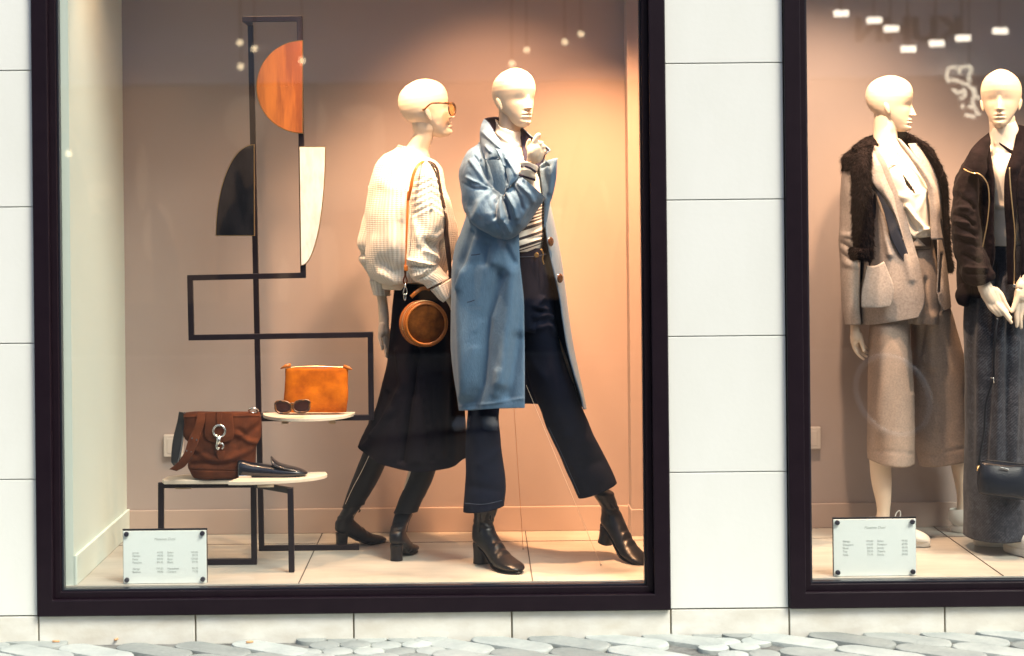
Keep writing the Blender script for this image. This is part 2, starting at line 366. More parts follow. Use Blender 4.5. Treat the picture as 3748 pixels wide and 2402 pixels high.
MT = {
 'tile': mat('white_stone_cladding', (.72, .745, .705), .45, bump=(60, .15, .002, 4), vary=((2.6, 2.6, 1.0), (.665, .69, .64), .2)),
 'tile_low': mat('stained_plinth_stone', (.70, .71, .65), .6, bump=(40, .3, .003, 6), vary=((7, 7, 16), (.57, .55, .47), .2)),
 'grout': mat('joint', (.27, .24, .18), .9),
 'groutw': mat('joint_light', (.55, .57, .53), .9),
 'frame': mat('aubergine_frame_paint', (.0065, .003, .0065), .42, spec=.2, bump=(9, .05, .002, 3), vary=(14, (.011, .006, .010), .3)),
 'gasket': mat('rubber_gasket', (.012, .014, .022), .3),
 'glass': mat_glass('shop_glass'),
 'wall': mat('painted_wall', (.345, .285, .262), .75, bump=(25, .05, .002, 3), vary=(1.2, (.325, .27, .25), .3)),
 'wallL': mat('daylight_tinted_wall', (.62, .70, .64), .7, bump=(25, .05, .002, 3)),  # white wall; the pale mint of daylight is put into its colour
 'skirting': mat('skirting_paint', (.40, .315, .27), .5),
 'floor': mat('display_floor_tile', (.47, .45, .40), .4, bump=(6, .08, .003, 5), vary=((3, 14, 3), (.35, .335, .30), .2)),
 'joint': mat('floor_joint', (.06, .05, .045), .8),
 'skin': mat('mannequin_lacquer', (.67, .55, .43), .45, spec=.3),
 'coat': mat('blue_wool', (.108, .186, .286), 1.0, spec=.08, sheen=.12, bump=((260, 260, 90), .7, .003, 5), vary=((70, 70, 26), (.082, .146, .232), .26)),
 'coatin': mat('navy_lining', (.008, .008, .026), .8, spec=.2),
 'jeans': mat('navy_denim', (.003, .005, .014), .9, spec=.12, bump=(420, .3, .0008, 3), vary=(30, (.005, .008, .021), .3)),
 'stitch': mat('denim_stitching', (.035, .05, .085), .8),
 'leather': mat('black_leather', (.004, .0045, .007), .36, spec=.32, bump=(90, .18, .0015, 3)),
 'skirt': mat('black_navy_wool', (.0035, .0026, .0055), .95, spec=.10, bump=(500, .3, .0008, 3)),
 'tights': mat('black_stretch_leather', (.004, .004, .006), .6, spec=.2, bump=(60, .15, .001, 3)),
 'knit': mat_knit('cream_rib_knit', (.73, .68, .60), (.57, .51, .43)),
 'cream': mat('cream_jersey', (.62, .56, .50), .85, bump=(300, .2, .0006, 3)),
 'ivory': mat('ivory_satin', (.78, .70, .60), .5, bump=(20, .1, .003, 3)),
 'blazer': mat('grey_beige_wool', (.365, .325, .30), .98, spec=.15, bump=(260, .6, .0015, 4), vary=(130, (.255, .22, .205), .18)),
 'blazerin': mat('slate_facing', (.022, .026, .040), .9, spec=.2),
 'culotte': mat('taupe_wool', (.37, .295, .245), .98, spec=.15, bump=(260, .6, .0015, 4), vary=(140, (.27, .215, .18), .18)),
 'fur': mat('dark_brown_fur', (.0032, .0022, .0028), .9, spec=.05, bump=((150, 150, 30), 1.0, .010, 6), vary=(30, (.016, .011, .011), .2)),
 'velvet': mat('black_brown_velvet', (.0038, .0022, .0032), .9, spec=.08, sheen=.02, bump=((30, 30, 40), .7, .006, 5), vary=(25, (.008, .0045, .006), .2)),
 'tweed': mat_weave('navy_tweed', (.003, .005, .013), (.075, .082, .105), 55),
 'steel': mat('black_powder_coated_steel', (.009, .006, .010), .45, spec=.3),
 'brass': mat('brass_edge', (.62, .42, .18), .3, metal=1),
 'gold': mat('gold_zip', (.85, .58, .30), .3, metal=1),
 'chrome': mat('polished_metal', (.75, .75, .72), .15, metal=1),
 'wood': mat('walnut_veneer', (.40, .125, .018), .5, vary=((20, 20, 2.2), (.17, .042, .007), .12), coat=.15),
 'board': mat('maple_board', (.62, .55, .45), .5, vary=((3, 30, 3), (.55, .47, .37), .3)),
 'boardedge': mat('ply_edge', (.40, .30, .20), .6),
 'blackmarble': mat('black_marble', (.004, .0045, .007), .4, spec=.2, vary=((14, 14, 5), (.016, .015, .018), .12)),
 'whitemarble': mat('white_marble', (.76, .73, .67), .3, vary=((26, 26, 9), (.62, .59, .54), .08)),
 'tan': mat('tan_leather', (.36, .105, .010), .45, spec=.5, bump=(60, .15, .001, 3)),
 'suede': mat('cognac_suede', (.20, .062, .010), .95, spec=.15, vary=(34, (.075, .022, .004), .2), bump=(200, .3, .001, 4)),
 'suedeo': mat('orange_suede', (.50, .135, .005), .95, spec=.15, vary=(15, (.23, .050, .003), .2), bump=(200, .3, .001, 4)),
 'suedeb': mat('chestnut_suede', (.105, .030, .011), .95, spec=.12, vary=(18, (.050, .014, .006), .22), bump=(200, .3, .001, 4)),
 'strapblk': mat('dark_strap_face', (.018, .008, .006), .5),
 'patent': mat('patent_navy_leather', (.005, .007, .013), .2, coat=.35, spec=.5),
 'bagnavy': mat('navy_grained_leather', (.003, .006, .014), .35, spec=.3, bump=(260, .8, .0012, 3)),
 'canvas': mat('white_canvas', (.62, .62, .58), .85, bump=(400, .3, .0006, 3)),
 'rubber': mat('white_rubber_sole', (.66, .64, .58), .6),
 'sign': mat('frosted_white_acrylic', (.80, .86, .83), .35),
 'ink': mat('pale_grey_print', (.50, .54, .52), .8),
 'cap': mat('black_plastic_cap', (.015, .015, .03), .5),
 'tort': mat('tortoiseshell', (.20, .075, .015), .3, vary=(70, (.012, .006, .004), .08), coat=.3),
 'lens': mat('brown_lens', (.05, .018, .014), .06, coat=.6),
 'lensamber': mat('amber_lens', (.30, .15, .035), .12, trans=.35),
 'horn': mat('horn_button', (.06, .022, .008), .2, coat=.7),
 'cobble': mat('grey_paving_stone', (.48, .52, .48), .8, bump=(45, .7, .006, 7), vary=(7, (.30, .34, .325), .25)),
 'sand': mat('joint_sand', (.26, .27, .25), .95, bump=(60, .5, .01, 6), vary=(20, (.07, .072, .066), .22)),
 'road': mat('street_surface', (.045, .047, .050), .85, vary=(2, (.03, .032, .034), .3)),
 'nylon': mat('nylon_wire', (.75, .62, .5), .3),
 'plate': mat('plastic_plate', (.50, .45, .41), .4),
 'leafred': mat('dead_leaf', (.10, .03, .02), .7),
 'butt': mat('cigarette_filter', (.60, .34, .17), .8),
 'lampbody': mat('lamp_housing', (.55, .55, .52), .4),
}

nt = MT['cobble'].node_tree; b_ = nt.nodes["Principled BSDF"]; src = b_.inputs['Base Color'].links[0].from_socket      # every stone a tone of its own
ge = nt.nodes.new('ShaderNodeNewGeometry'); mr = nt.nodes.new('ShaderNodeMapRange'); mr.inputs['To Min'].default_value = .62; mr.inputs['To Max'].default_value = 1.12
nt.links.new(ge.outputs['Random Per Island'], mr.inputs['Value']); hs = nt.nodes.new('ShaderNodeHueSaturation'); nt.links.new(mr.outputs[0], hs.inputs['Value']); nt.links.new(src, hs.inputs['Color']); nt.links.new(hs.outputs[0], b_.inputs['Base Color'])
def floor_pt(x, y, crop='S'):
    ox, oy, f = CROP[crop]; dx, dy = ox + x * f - VX, oy + y * f - VY; a, b = dx - ROLL * dy, dy + ROLL * dx
    d = (CAMZ - .179) * FS / b
    return np.array((a * d / FS, d - DIST, .179))
# ---------------------------------------------------------------- street and facade
FLOORZ = 0.178
def xs(p, Y=0.0): return (p * 1.5597 - VX) * (DIST + Y) / FS        # photo column to X on a plane
random.seed(4)
m = M()
xx = np.linspace(-30, 30, 40); 
yy = [-30, -14, -9, -6.3, -4, -2, -.9, -.004, 1.6, 30]; zz = [-.12, -.12, -.12, -.10, -.07, -.03, 0, 0, 0, 0]
G = np.array([[(x, y, z - .012) for x in xx] for y, z in zip(yy, zz)])
m.add(G, grid_faces(len(yy), len(xx), False)); tag(obj('ground', m, MT['sand'], smooth=False), kind='structure')
G = np.array([[(x, y, z + (.001 if y > -1.5 else -.003)) for x in xx] for y, z in ((-13.1, -.12), (-9, -.12), (-6.3, -.10), (-4, -.07), (-2, -.03), (-.98, -.0))])
m = M(); m.add(G, grid_faces(6, len(xx), False)); tag(obj('road', m, MT['road'], smooth=False), kind='structure')

# paving: capsule-shaped and round stones set in sand
def stone(m, cx, cy, L, W_, ang, h=.012):
    pts = []
    for i in range(26):
        q = 2 * math.pi * i / 26; x = math.cos(q) * W_ / 2 + (L - W_) / 2 * (1 if math.cos(q) > 0 else -1); y = math.sin(q) * W_ / 2
        x *= 1 + random.uniform(-.02, .02)
        pts.append((cx + x * math.cos(ang) - y * math.sin(ang), cy + x * math.sin(ang) + y * math.cos(ang)))
    pts = [p for p in pts if True]; k = len(pts); V = []
    def gz(y): return float(np.interp(y, yy, zz))
    jz = random.uniform(-.002, .003); tx, ty = random.uniform(-.012, .012), random.uniform(-.012, .012)
    for s, z in ((.985, -.03), (1.0, -.005), (.978, 0.0005), (.93, .0018)):
        for (x, y) in pts:
            V.append((cx + (x - cx) * s, min(cy + (y - cy) * s, -.003), gz(cy) + z + jz + (x - cx) * tx + (y - cy) * ty))
    F = grid_faces(4, k, True) + [tuple(range(3 * k, 4 * k))]
    m.add(V, F)
m = M()
zones = [(-4.2, -.62, 1), (-.62, -.17, 0), (-.17, .75, 1), (.75, .99, 0), (.99, 3.6, 1)]
for x0, x1, kind in zones:
    if kind:
        ang = math.radians(-34)
        for r in range(-14, 46):
            for c in range(-8, 14):
                u = c * .315 + (r % 2) * .155; v = r * .118
                x = x0 + u * math.cos(ang) - v * math.sin(ang) * 1.0; y = -2.2 + u * math.sin(ang) + v * math.cos(ang)
                if x0 + .02 < x - .05 and x + .02 < x1 and -.95 < y < .02: stone(m, x, y, .312, .117, ang)
    else:
        r = 0; y = -.02
        while y > -.92:
            x = x0 + .03 + (r % 2) * .053
            while x < x1: stone(m, x, y, .105, .104, 0); x += .105
            y -= .09; r += 1
tag(obj('paving', m, MT['cobble'], auto=50), kind='structure')

def street_pt(x, y, z=.004):
    dx, dy = x - VX, y - VY; a, b = dx - ROLL * dy, dy + ROLL * dx; d = (CAMZ - z) * FS / b
    return np.array((a * d / FS, d - DIST, z))
for i, (x, y, an, lab) in enumerate(((205, 2352, .1, 'cigarette butt on the paving at the far left'), (427, 2344, 1.2, 'cigarette butt standing out on the stone below the left price board'), (914, 2354, .4, 'cigarette butt on the round stones'))):
    c = street_pt(x, y); t = thing('cigarette_butt', c, lab, 'litter', 'cigarette butts on the paving'); m = M(); d = np.array((math.cos(an), math.sin(an), 0)) * .012
    tube(m, [c - d + (0, 0, .004), c + (0, 0, .0045), c + d + (0, 0, .004)], [.004, .0042, .0038], 10); obj('filter', m, MT['butt'], t)
c = street_pt(1019, 2330); t = thing('dead_leaf', c, 'curled dark red leaf lying by the plinth', 'leaf'); m = M()
L_ = [[(c[0] + (u - .5) * .034, c[1] + (v - .5) * .018 * math.sin(math.pi * (u * .9 + .05)), c[2] + .004 + .006 * (2 * v - 1) ** 2 + .003 * math.sin(u * 4)) for v in np.linspace(0, 1, 6)] for u in np.linspace(0, 1, 12)]
m.add(np.array(L_), grid_faces(12, 6, False)); obj('blade', m, MT['leafred'], t, solid=.0008)

def tiles(m, x0, x1, zs, y0=-.0, gap=.004, xcuts=None, y1=.12):
    cuts = [x0] + list(xcuts or []) + [x1]
    for a, b in zip(cuts[:-1], cuts[1:]):
        for c, d in zip(zs[:-1], zs[1:]): box(m, a + gap / 2, b - gap / 2, y0, y1, c + gap / 2, d - gap / 2)
# frame outer edges on the facade plane
FL0, FL1 = xs(93) - .0153, xs(1572) - .0153
FR0, FR1 = xs(1849) - .0153, xs(1849) - .0153 + 2.19
ZB = 0.091                                   # bottom of the frames
ZT = 2.85
PZ = [ZB, .5637, 1.035, 1.508, 1.981, 2.454, 2.927, 3.4, 3.9, 4.4]
YF = -.02
def pier(name, x0, x1, label, cuts=None):
    t = thing(name, ((x0 + x1) / 2, 0, 0), label, 'wall')
    m = M(); tiles(m, x0, x1, PZ, YF, .0034, cuts); obj('cladding', m, MT['tile'], t, smooth=False, bevel=.0016)
    m = M(); box(m, x0 + .002, x1 - .002, YF + .012, .30, ZB, 4.4); obj('core', m, MT['groutw'], t, smooth=False)
    return t
pier('facade_pier', FL0 - 2.4, FL0, 'white stone clad pier at the left edge, beside the big window', [FL0 - 1.9, FL0 - .95])
pier('facade_pier', FL1, FR0, 'narrow white stone pier standing between the two shop windows')
pier('facade_pier', FR1, FR1 + 1.8, 'white stone pier beyond the right shop window')
# plinth course under the windows
t = thing('facade_plinth', (0, 0, 0), 'low course of stained white stone blocks along the paving', 'wall')
m = M(); cuts = [xs(p) - .014 for p in (-560, -90, 93, 460, 830, 1200, 1572, 1849, 2213, 2580, 2950)]
tiles(m, FL0 - 2.4, FR1 + 1.8, [-.05, ZB], YF - .001, .006, cuts); obj('blocks', m, MT['tile_low'], t, smooth=False, bevel=.002)
m = M(); box(m, FL0 - 2.4, FR1 + 1.8, YF + .010, .30, -.05, ZB - .002); obj('joint_mortar', m, MT['grout'], t, smooth=False)
t = thing('facade_lintel', (0, 0, 3), 'white stone wall above both shop windows', 'wall')
m = M(); tiles(m, FL0, FL1, [ZT, 3.4, 3.9, 4.4], YF, .0042, [FL0 + .55, FL0 + 1.1, FL0 + 1.65]); tiles(m, FR0, FR1, [ZT, 3.4, 3.9, 4.4], YF, .0042, [FR0 + .55, FR0 + 1.1, FR0 + 1.65])
obj('cladding', m, MT['tile'], t, smooth=False)
m = M(); box(m, FL0, FL1, YF + .014, .30, ZT, 4.4); box(m, FR0, FR1, YF + .014, .30, ZT, 4.4); obj('core', m, MT['groutw'], t, smooth=False)

def ring(m, x0, x1, z0, z1, wd, y0, y1):
    """mitred rectangular frame"""
    o = [(x0, z0), (x1, z0), (x1, z1), (x0, z1)]; n = [(x0 + wd, z0 + wd), (x1 - wd, z0 + wd), (x1 - wd, z1 - wd), (x0 + wd, z1 - wd)]
    V = [(a, y0, b) for a, b in o] + [(a, y0, b) for a, b in n] + [(a, y1, b) for a, b in o] + [(a, y1, b) for a, b in n]
    F = []
    for i in range(4):
        j = (i + 1) % 4
        F += [(i, j, 4 + j, 4 + i), (8 + i, 12 + i, 12 + j, 8 + j), (i, 8 + i, 8 + j, j), (4 + i, 4 + j, 12 + j, 12 + i)]
    m.add(V, F)
def window(x0, x1, label):
    t = thing('shop_window', ((x0 + x1) / 2, 0, ZB), label, 'shop window')
    m = M(); ring(m, x0 + .001, x1 - .001, ZB + .001, ZT - .001, .0555, YF - .022, .05); obj('frame', m, MT['frame'], t, smooth=False, bevel=.003)
    m = M(); ring(m, x0 + .0558, x1 - .0558, ZB + .0558, ZT - .0558, .024, YF + .004, .05); obj('glazing_bead', m, MT['frame'], t, smooth=False, bevel=.0025)
    m = M(); ring(m, x0 + .080, x1 - .080, ZB + .080, ZT - .080, .0065, YF + .018, .03); obj('gasket', m, MT['gasket'], t, smooth=False, bevel=.001)
    m = M(); V = [(x0 + .07, .012, ZB + .07), (x1 - .07, .012, ZB + .07), (x1 - .07, .012, ZT - .07), (x0 + .07, .012, ZT - .07)]
    m.add(V, [(0, 1, 2, 3)]); obj('glass_pane', m, MT['glass'], t, smooth=False, fix=False)
    return t
window(FL0, FL1, 'large left shop window in a dark aubergine metal frame')
window(FR0, FR1, 'right shop window in dark metal frame, cut by the photo edge')

# ---------------------------------------------------------------- display rooms
BW = 1.03; CEIL = 3.0
LX0 = -1.430; LX1 = FL1 + .10; RX0 = FR0 - .10; RX1 = FR1 + .1
def structure(name, m, mt, **k): return tag(obj(name, m, mt, smooth=False, **k), kind='structure')
m = M(); box(m, LX0 - .3, RX1, .05, BW + .3, 0.02, FLOORZ); structure('floor', m, MT['floor'])
m = M()
for (xa, ya, xb, yb) in ((-.640, .05, -.640, BW), (.190 - .01, .05, .180, BW), (1.83, .05, 1.83, BW), (.18 + 2.47, .05, 2.65, BW), (LX0, .80, 3.3, .80)):
    if xa == xb: box(m, xa - .0018, xa + .0018, ya, yb, FLOORZ + .0005, FLOORZ + .0022)
    else: box(m, xa, xb, ya - .0014, ya + .0014, FLOORZ + .0005, FLOORZ + .0016)
structure('floor_joints', m, MT['joint'])
m = M(); box(m, LX0 - .1, RX1 + .1, BW, BW + .12, 0.1, CEIL); structure('wall_back', m, MT['wall'])
m = M(); box(m, LX0 - .12, LX0, .06, BW, 0.1, CEIL); structure('wall_left', m, MT['wallL'])
m = M(); box(m, LX1, RX0, .31, BW, 0.1, CEIL); structure('wall_middle', m, MT['wall'])
m = M(); box(m, RX1, RX1 + .12, .31, BW, 0.1, CEIL); structure('wall_right', m, MT['wall'])
m = M(); box(m, LX0 - .1, RX1 + .1, .05, BW + .1, CEIL, CEIL + .12); structure('ceiling', m, MT['wallL'])
m = M(); box(m, LX0, LX0 + .012, .06, BW, FLOORZ, FLOORZ + .105); structure('skirting_board_left', m, MT['wallL'], bevel=.003)
m = M(); box(m, LX0, LX1, BW - .012, BW, FLOORZ, FLOORZ + .10); box(m, RX0, RX1, BW - .012, BW, FLOORZ, FLOORZ + .10)
structure('skirting_board', m, MT['skirting'], bevel=.003)
# shallow pilaster at the right end of the left display
px0 = (2313 - VX) * (DIST + .9) / FS - .014
m = M(); box(m, px0, LX1, .90, BW, FLOORZ, CEIL); box(m, px0 - .004, LX1, .888, BW, FLOORZ, FLOORZ + .105)
tag(obj('wall_pilaster', m, MT['wall'], smooth=False, bevel=.002), kind='structure')
def plate(px, py, label):
    c = w('P', px, py, BW - .012); t = thing('wall_plate', c, label, 'wall plate')
    m = M(); box(m, c[0] - .04, c[0] + .04, BW - .022, BW, c[2] - .045, c[2] + .045); obj('cover', m, MT['plate'], t, smooth=False, bevel=.004)
    m = M(); box(m, c[0] - .026, c[0] + .026, BW - .0245, BW - .02, c[2] - .03, c[2] + .03); obj('rocker', m, MT['plate'], t, smooth=False, bevel=.002)
plate(408, 1046, 'pale square wall plate half hidden behind the chestnut bucket bag')
plate(1902, 1028, 'pale square wall plate at the right window beside its frame')

# ---------------------------------------------------------------- display spotlights (above the frame of the photo)
def spot(x, y, tx, ty, tz, energy, size, blend=.5, col=(1.0, .58, .32), r=.03, label=None, z=2.72):
    t = thing('track_spotlight', (x, y, z), label or 'small metal spotlight under the display ceiling', 'spotlight', 'spotlights under the display ceiling')
    d = (Vector((tx, ty, tz)) - Vector((x, y, z))).normalized()
    m = M(); a = Vector((x, y, z)); tube(m, [tuple(a - d * .10), tuple(a - d * .098), tuple(a - d * .012)], [.02, .042, .048], 20); obj('housing', m, MT['lampbody'], t)
    m = M(); tube(m, [(x, y, CEIL), tuple(a - d * .09)], .008, 8); obj('stem', m, MT['lampbody'], t)
    ld = bpy.data.lights.new('spotlight_beam', 'SPOT'); ld.energy = energy; ld.spot_size = math.radians(size); ld.spot_blend = blend; ld.color = col; ld.shadow_soft_size = r
    lo = bpy.data.objects.new('spotlight_beam', ld); sc.collection.objects.link(lo); lo.parent = t
    lo.rotation_euler = (-d).to_track_quat('Z', 'Y').to_euler(); lo.location = d * .01
# ---------------------------------------------------------------- display stand
def P3(c, x, y, Y): return tuple(w(c, x, y, Y))
YA, YB = .51, .66
FZ = FLOORZ + .001
T = .0205
st = thing('display_stand', (w('S', 950, 2024, YB)[0], YB, FLOORZ), 'tall dark steel zigzag display stand with three inlaid panels and a round shelf', 'display stand')
m = M()
def sb(m, pts, Y, tx=T, ty=T):
    for (a, b) in zip(pts[:-1], pts[1:]):
        q0, q1 = Vector(w('S', *a, Y)), Vector(w('S', *b, Y)); d = (q1 - q0).normalized() * tx / 2
        sb.k = getattr(sb, 'k', 0) + 1; bar(m, q0 - d * .95, q1 + d * .96, tx, ty * (1 if sb.k % 2 else .965))
top = w('S', 917, 92, YB); bot = w('S', 958, 2015, YB); bot[2] = FZ + T / 2
bar(m, top, bot, T, T)
e = w('S', 1315, 2015, YB); bar(m, (bot[0] - T / 2, YB + .0005, FZ + T / 2), (e[0], YB + .0005, FZ + T / 2), T * .98, T * .98)
obj('pole', m, MT['steel'], st, smooth=False, bevel=.0015)
m = M()
sb(m, [(897, 71), (1097, 69), (1110, 1008), (696, 1017), (701, 1236), (1356, 1225), (1359, 1528), (960, 1532)], YA)
c0 = w('S', 897, 71, YA); bar(m, c0, (c0[0], YB + .002, c0[2]), T * .96, T * .96)
c0 = w('S', 958, 1532, YA); bar(m, c0, (c0[0], YB - T / 2, c0[2]), T * .96, T * .96)
obj('zigzag_frame', m, MT['steel'], st, smooth=False, bevel=.0015)
def inlay(name, pts, Y, mt, edge='brass'):
    Q = [w('S', a, b, Y) for a, b in pts]; q2 = [(v[0], v[2]) for v in Q]
    m = M(); prism(m, q2, Y - .009, Y + .002); o = obj(name, m, MT[mt], st, smooth=False)
    c = np.mean(q2, 0); big = []
    n = len(q2)
    for i in range(n):
        a, b, d = np.array(q2[i - 1]), np.array(q2[i]), np.array(q2[(i + 1) % n])
        t1 = (b - a) / (np.linalg.norm(b - a) + 1e-9); t2 = (d - b) / (np.linalg.norm(d - b) + 1e-9); t = t1 + t2; t /= np.linalg.norm(t) + 1e-9
        nn = np.array((t[1], -t[0])); nn *= 1 if nn @ (b - c) > 0 else -1
        big.append(tuple(b + nn * .0028 / max(.6, abs(nn @ np.array((t1[1], -t1[0]))))))
    m = M(); prism(m, big, Y - .007, Y + .006); obj('brass_edge', m, MT[edge], o, smooth=False)
hd = [(1107 + (0 if i in (0, 40) else 0) - 166 * math.sin(math.pi * i / 40), 319 - 168 * math.cos(math.pi * i / 40)) for i in range(41)]
inlay('wooden_panel', hd, YA - .016, 'wood')
qb = [(929 - 0, 532)] + [(929 - 136 * math.sin(math.pi / 2 * i / 24), 861 - 329 * math.cos(math.pi / 2 * i / 24)) for i in range(1, 25)] + [(930, 861)]
inlay('black_marble_panel', qb, YA - .0, 'blackmarble')
qw = [(1098, 539), (1190, 539)] + [(1104 + 86 * math.cos(math.pi / 2 * i / 24), 539 + 431 * math.sin(math.pi / 2 * i / 24)) for i in range(1, 25)]
inlay('white_marble_panel', qw, YA - .016, 'whitemarble')
# round-fronted shelf on the lowest bar
def halfshelf(name, x0, x1, yl, yr, Yb, depth, th, parent, p=2.0, front_only=False):
    A = w('S', x0, yl, Yb); B = w('S', x1, yr, Yb); c = (A + B) / 2; hx = (B - A)[0] / 2
    pts = [(c[0] + hx * math.cos(math.pi * i / 30), Yb - depth * math.sin(math.pi * i / 30) ** (2 / p)) for i in range(31)]
    m = M(); n = len(pts); z = c[2]; sl = (B[2] - A[2]) / (2 * hx)
    V = [(x, y, z + (x - c[0]) * sl) for x, y in pts] + [(x, y, z - th + (x - c[0]) * sl) for x, y in pts]
    m.add(V, [tuple(range(n)), tuple(range(n, 2 * n))[::-1]] + [(i, i + n, (i + 1) % n + n, (i + 1) % n) for i in range(n)])
    return obj(name, m, MT['board'], parent, smooth=False, bevel=.0015)
sh = halfshelf('shelf', 964, 1300, 1511, 1508, YA + .03, .20, .012, st)
for x in (1043, 1216):
    m = M(); c = w('S', x, 1536, YA - .012); box(m, c[0] - .012, c[0] + .012, c[1] - .004, c[1] + .006, c[2] - .016, c[2] + .016); obj('shelf_clip', m, MT['boardedge'], sh, smooth=False)

# lower table
tb = thing('low_display_table', (w('S', 760, 2073, .40)[0], .40, FLOORZ), 'low table of black steel frames with two pale maple tops', 'display table')
m = M(); fl = [(590, 1776), (928, 1774), (931, 2064), (590, 2066)]
q = [w('S', a, b, .40) for a, b in fl]
for v in q[2:]: v[2] = FZ + T / 2
for i in range(4):
    a, b = Vector(q[i]), Vector(q[(i + 1) % 4]); d = (b - a).normalized() * T / 2; bar(m, a - d, b + d * (.98 if i % 2 else 1), T, T if i % 2 else T * .98)
obj('frame', m, MT['steel'], tb, smooth=False, bevel=.0015)
m = M(); a = Vector(q[1]); b = Vector(w('S', 1063, 1774, .25)); b.z = a.z; c = Vector((w('S', 1068, 2100, .25)[0], .25, FZ)); bar(m, a + Vector((T/2, -.004, 0)), b, T * .98, T * .98); bar(m, b + Vector((0, 0, T / 2)), c, T, T)
obj('leg', m, MT['steel'], tb, smooth=False, bevel=.0015)
# tops
def board(name, pts, z, th):
    n = len(pts); m = M(); V = [(x, y, z) for x, y in pts] + [(x, y, z - th) for x, y in pts]
    m.add(V, [tuple(range(n)), tuple(range(n, 2 * n))[::-1]] + [(i, i + n, (i + 1) % n + n, (i + 1) % n) for i in range(n)])
    return obj(name, m, MT['board'], tb, smooth=False, bevel=.002)
zt = float(q[0][2]) + T / 2 + .0005
xa, xb = w('S', 591, 1757, .36)[0], w('S', 852, 1757, .36)[0]
tl = board('left_top', [(xa + .012, .345), (xb, .335), (xb, .49), (xa + .06, .49), (xa + .008, .44), (xa, .38)], zt + .0145, .0145)
x0, x1 = w('S', 838, 1760, .24)[0], w('S', 1196, 1745, .36)[0]
cx = x1 - .36
pts = [(x0, .215), (x0 + .04, .212)] + [(x0 + .04 + (x1 - x0 - .04) * math.sin(math.pi / 2 * i / 20), .212 + .17 * (1 - math.cos(math.pi / 2 * i / 20))) for i in range(1, 21)] + [(x1 - .01, .43), (x0 + .06, .43)]
tr = board('right_top', pts, zt + .028, .0135)
m = M(); c = w('S', 972, 1775, .232); box(m, c[0] - .029, c[0] + .029, .226, .246, c[2] - .008, zt + .014); obj('clip', m, MT['boardedge'], tr, smooth=False)
m = M(); c = w('S', 672, 1787, .388); box(m, c[0] - .03, c[0] + .03, .38, .42, c[2] - .002, c[2] + .002); obj('clip', m, MT['boardedge'], tl, smooth=False)

# ---------------------------------------------------------------- goods on the stand
ZT1 = zt + .0145; ZT2 = zt + .028; ZS = float((w('S', 964, 1511, YA + .03)[2] + w('S', 1300, 1508, YA + .03)[2]) / 2)
# chestnut bucket bag (crop H pixels)
YG = .40
bg_ = thing('bucket_bag', (w('H', 450, 975, YG)[0], YG, ZT1), 'chestnut suede bucket bag with flap, ring clasp and hanging strap, on the left table top', 'handbag')
m = M()
rows = [(205, 468, 820, 462, YG, .045), (207, 500, 826, 490, YG, .055), (210, 560, 830, 560, YG, .062), (205, 620, 832, 620, YG, .066), (215, 665, 825, 668, YG, .068), (262, 720, 790, 722, YG, .07),
        (258, 800, 782, 800, YG, .073), (244, 880, 778, 880, YG, .075), (262, 930, 772, 930, YG, .076), (280, 968, 765, 968, YG, .074), (290, 982, 755, 982, YG, .06)]
cre = [([(640, 640), (720, 690), (800, 700)], 22, .010), ([(620, 710), (760, 600), (820, 560)], 26, -.007), ([(300, 760), (400, 830), (470, 850)], 24, .007), ([(560, 850), (700, 780), (780, 730)], 26, .008),
       ([(270, 880), (380, 870), (500, 890), (600, 860)], 18, -.009), ([(300, 800), (360, 780)], 20, -.006), ([(210, 500), (825, 490)], 7, .004), ([(250, 925), (640, 935)], 5, -.003), ([(650, 600), (700, 640), (640, 760)], 20, -.006)]
band(m, 'H', rows, 110, 110, creases=cre, wob=[((16, 10, 16), .004, 3)], cap=3, p=3.3)
bd = obj('body', m, MT['suedeb'], bg_)
m = M(); sheet(m, 'H', [[(380, 462, .345), (490, 455, .342), (600, 460, .345)], [(375, 540, .332), (490, 535, .327), (603, 540, .332)], [(368, 630, .326), (490, 640, .318), (610, 630, .326)],
    [(385, 675, .325), (490, 690, .318), (600, 672, .325)], [(430, 700, .323), (495, 706, .319), (560, 697, .323)]], 26, 26)
fl_ = obj('flap', m, MT['suedeb'], bg_, solid=.004)
m = M(); sheet(m, 'H', [[(466, 455, .338), (512, 455, .338)], [(466, 520, .324), (512, 520, .324)], [(468, 575, .321), (510, 575, .321)]], 6, 12); obj('clasp_tab', m, MT['suedeb'], bg_, solid=.004)
m = M(); c = w('H', 490, 612, .314); k = px_m('H', .314)
tube(m, [(c[0] + 48 * k * math.cos(a), c[1], c[2] + 48 * k * math.sin(a)) for a in np.linspace(0, 2 * math.pi, 28, endpoint=False)], .0042, 8, closed=True)
tube(m, [w('H', 488, 655, .312), w('H', 484, 690, .308), w('H', 478, 715, .308)], [.012, .008, .009], 10)
tube(m, [w('H', 478, 705, .308), w('H', 470, 735, .306), w('H', 480, 760, .306), w('H', 490, 745, .308)], [.006, .005, .004, .003], 8, steps=14)
tube(m, [w('H', 485, 715, .312), w('H', 512, 712, .312), w('H', 524, 735, .312), w('H', 512, 756, .312)], .0035, 8, steps=14)
obj('ring_clasp', m, MT['chrome'], bg_)
m = M(); tongue = [[(462, 770, .322), (535, 770, .322)], [(466, 800, .319), (532, 800, .319)], [(478, 835, .319), (522, 835, .319)], [(495, 852, .320), (507, 852, .320)]]
sheet(m, 'H', tongue, 8, 12); obj('tongue', m, MT['suedeb'], bg_, solid=.004)
m = M()
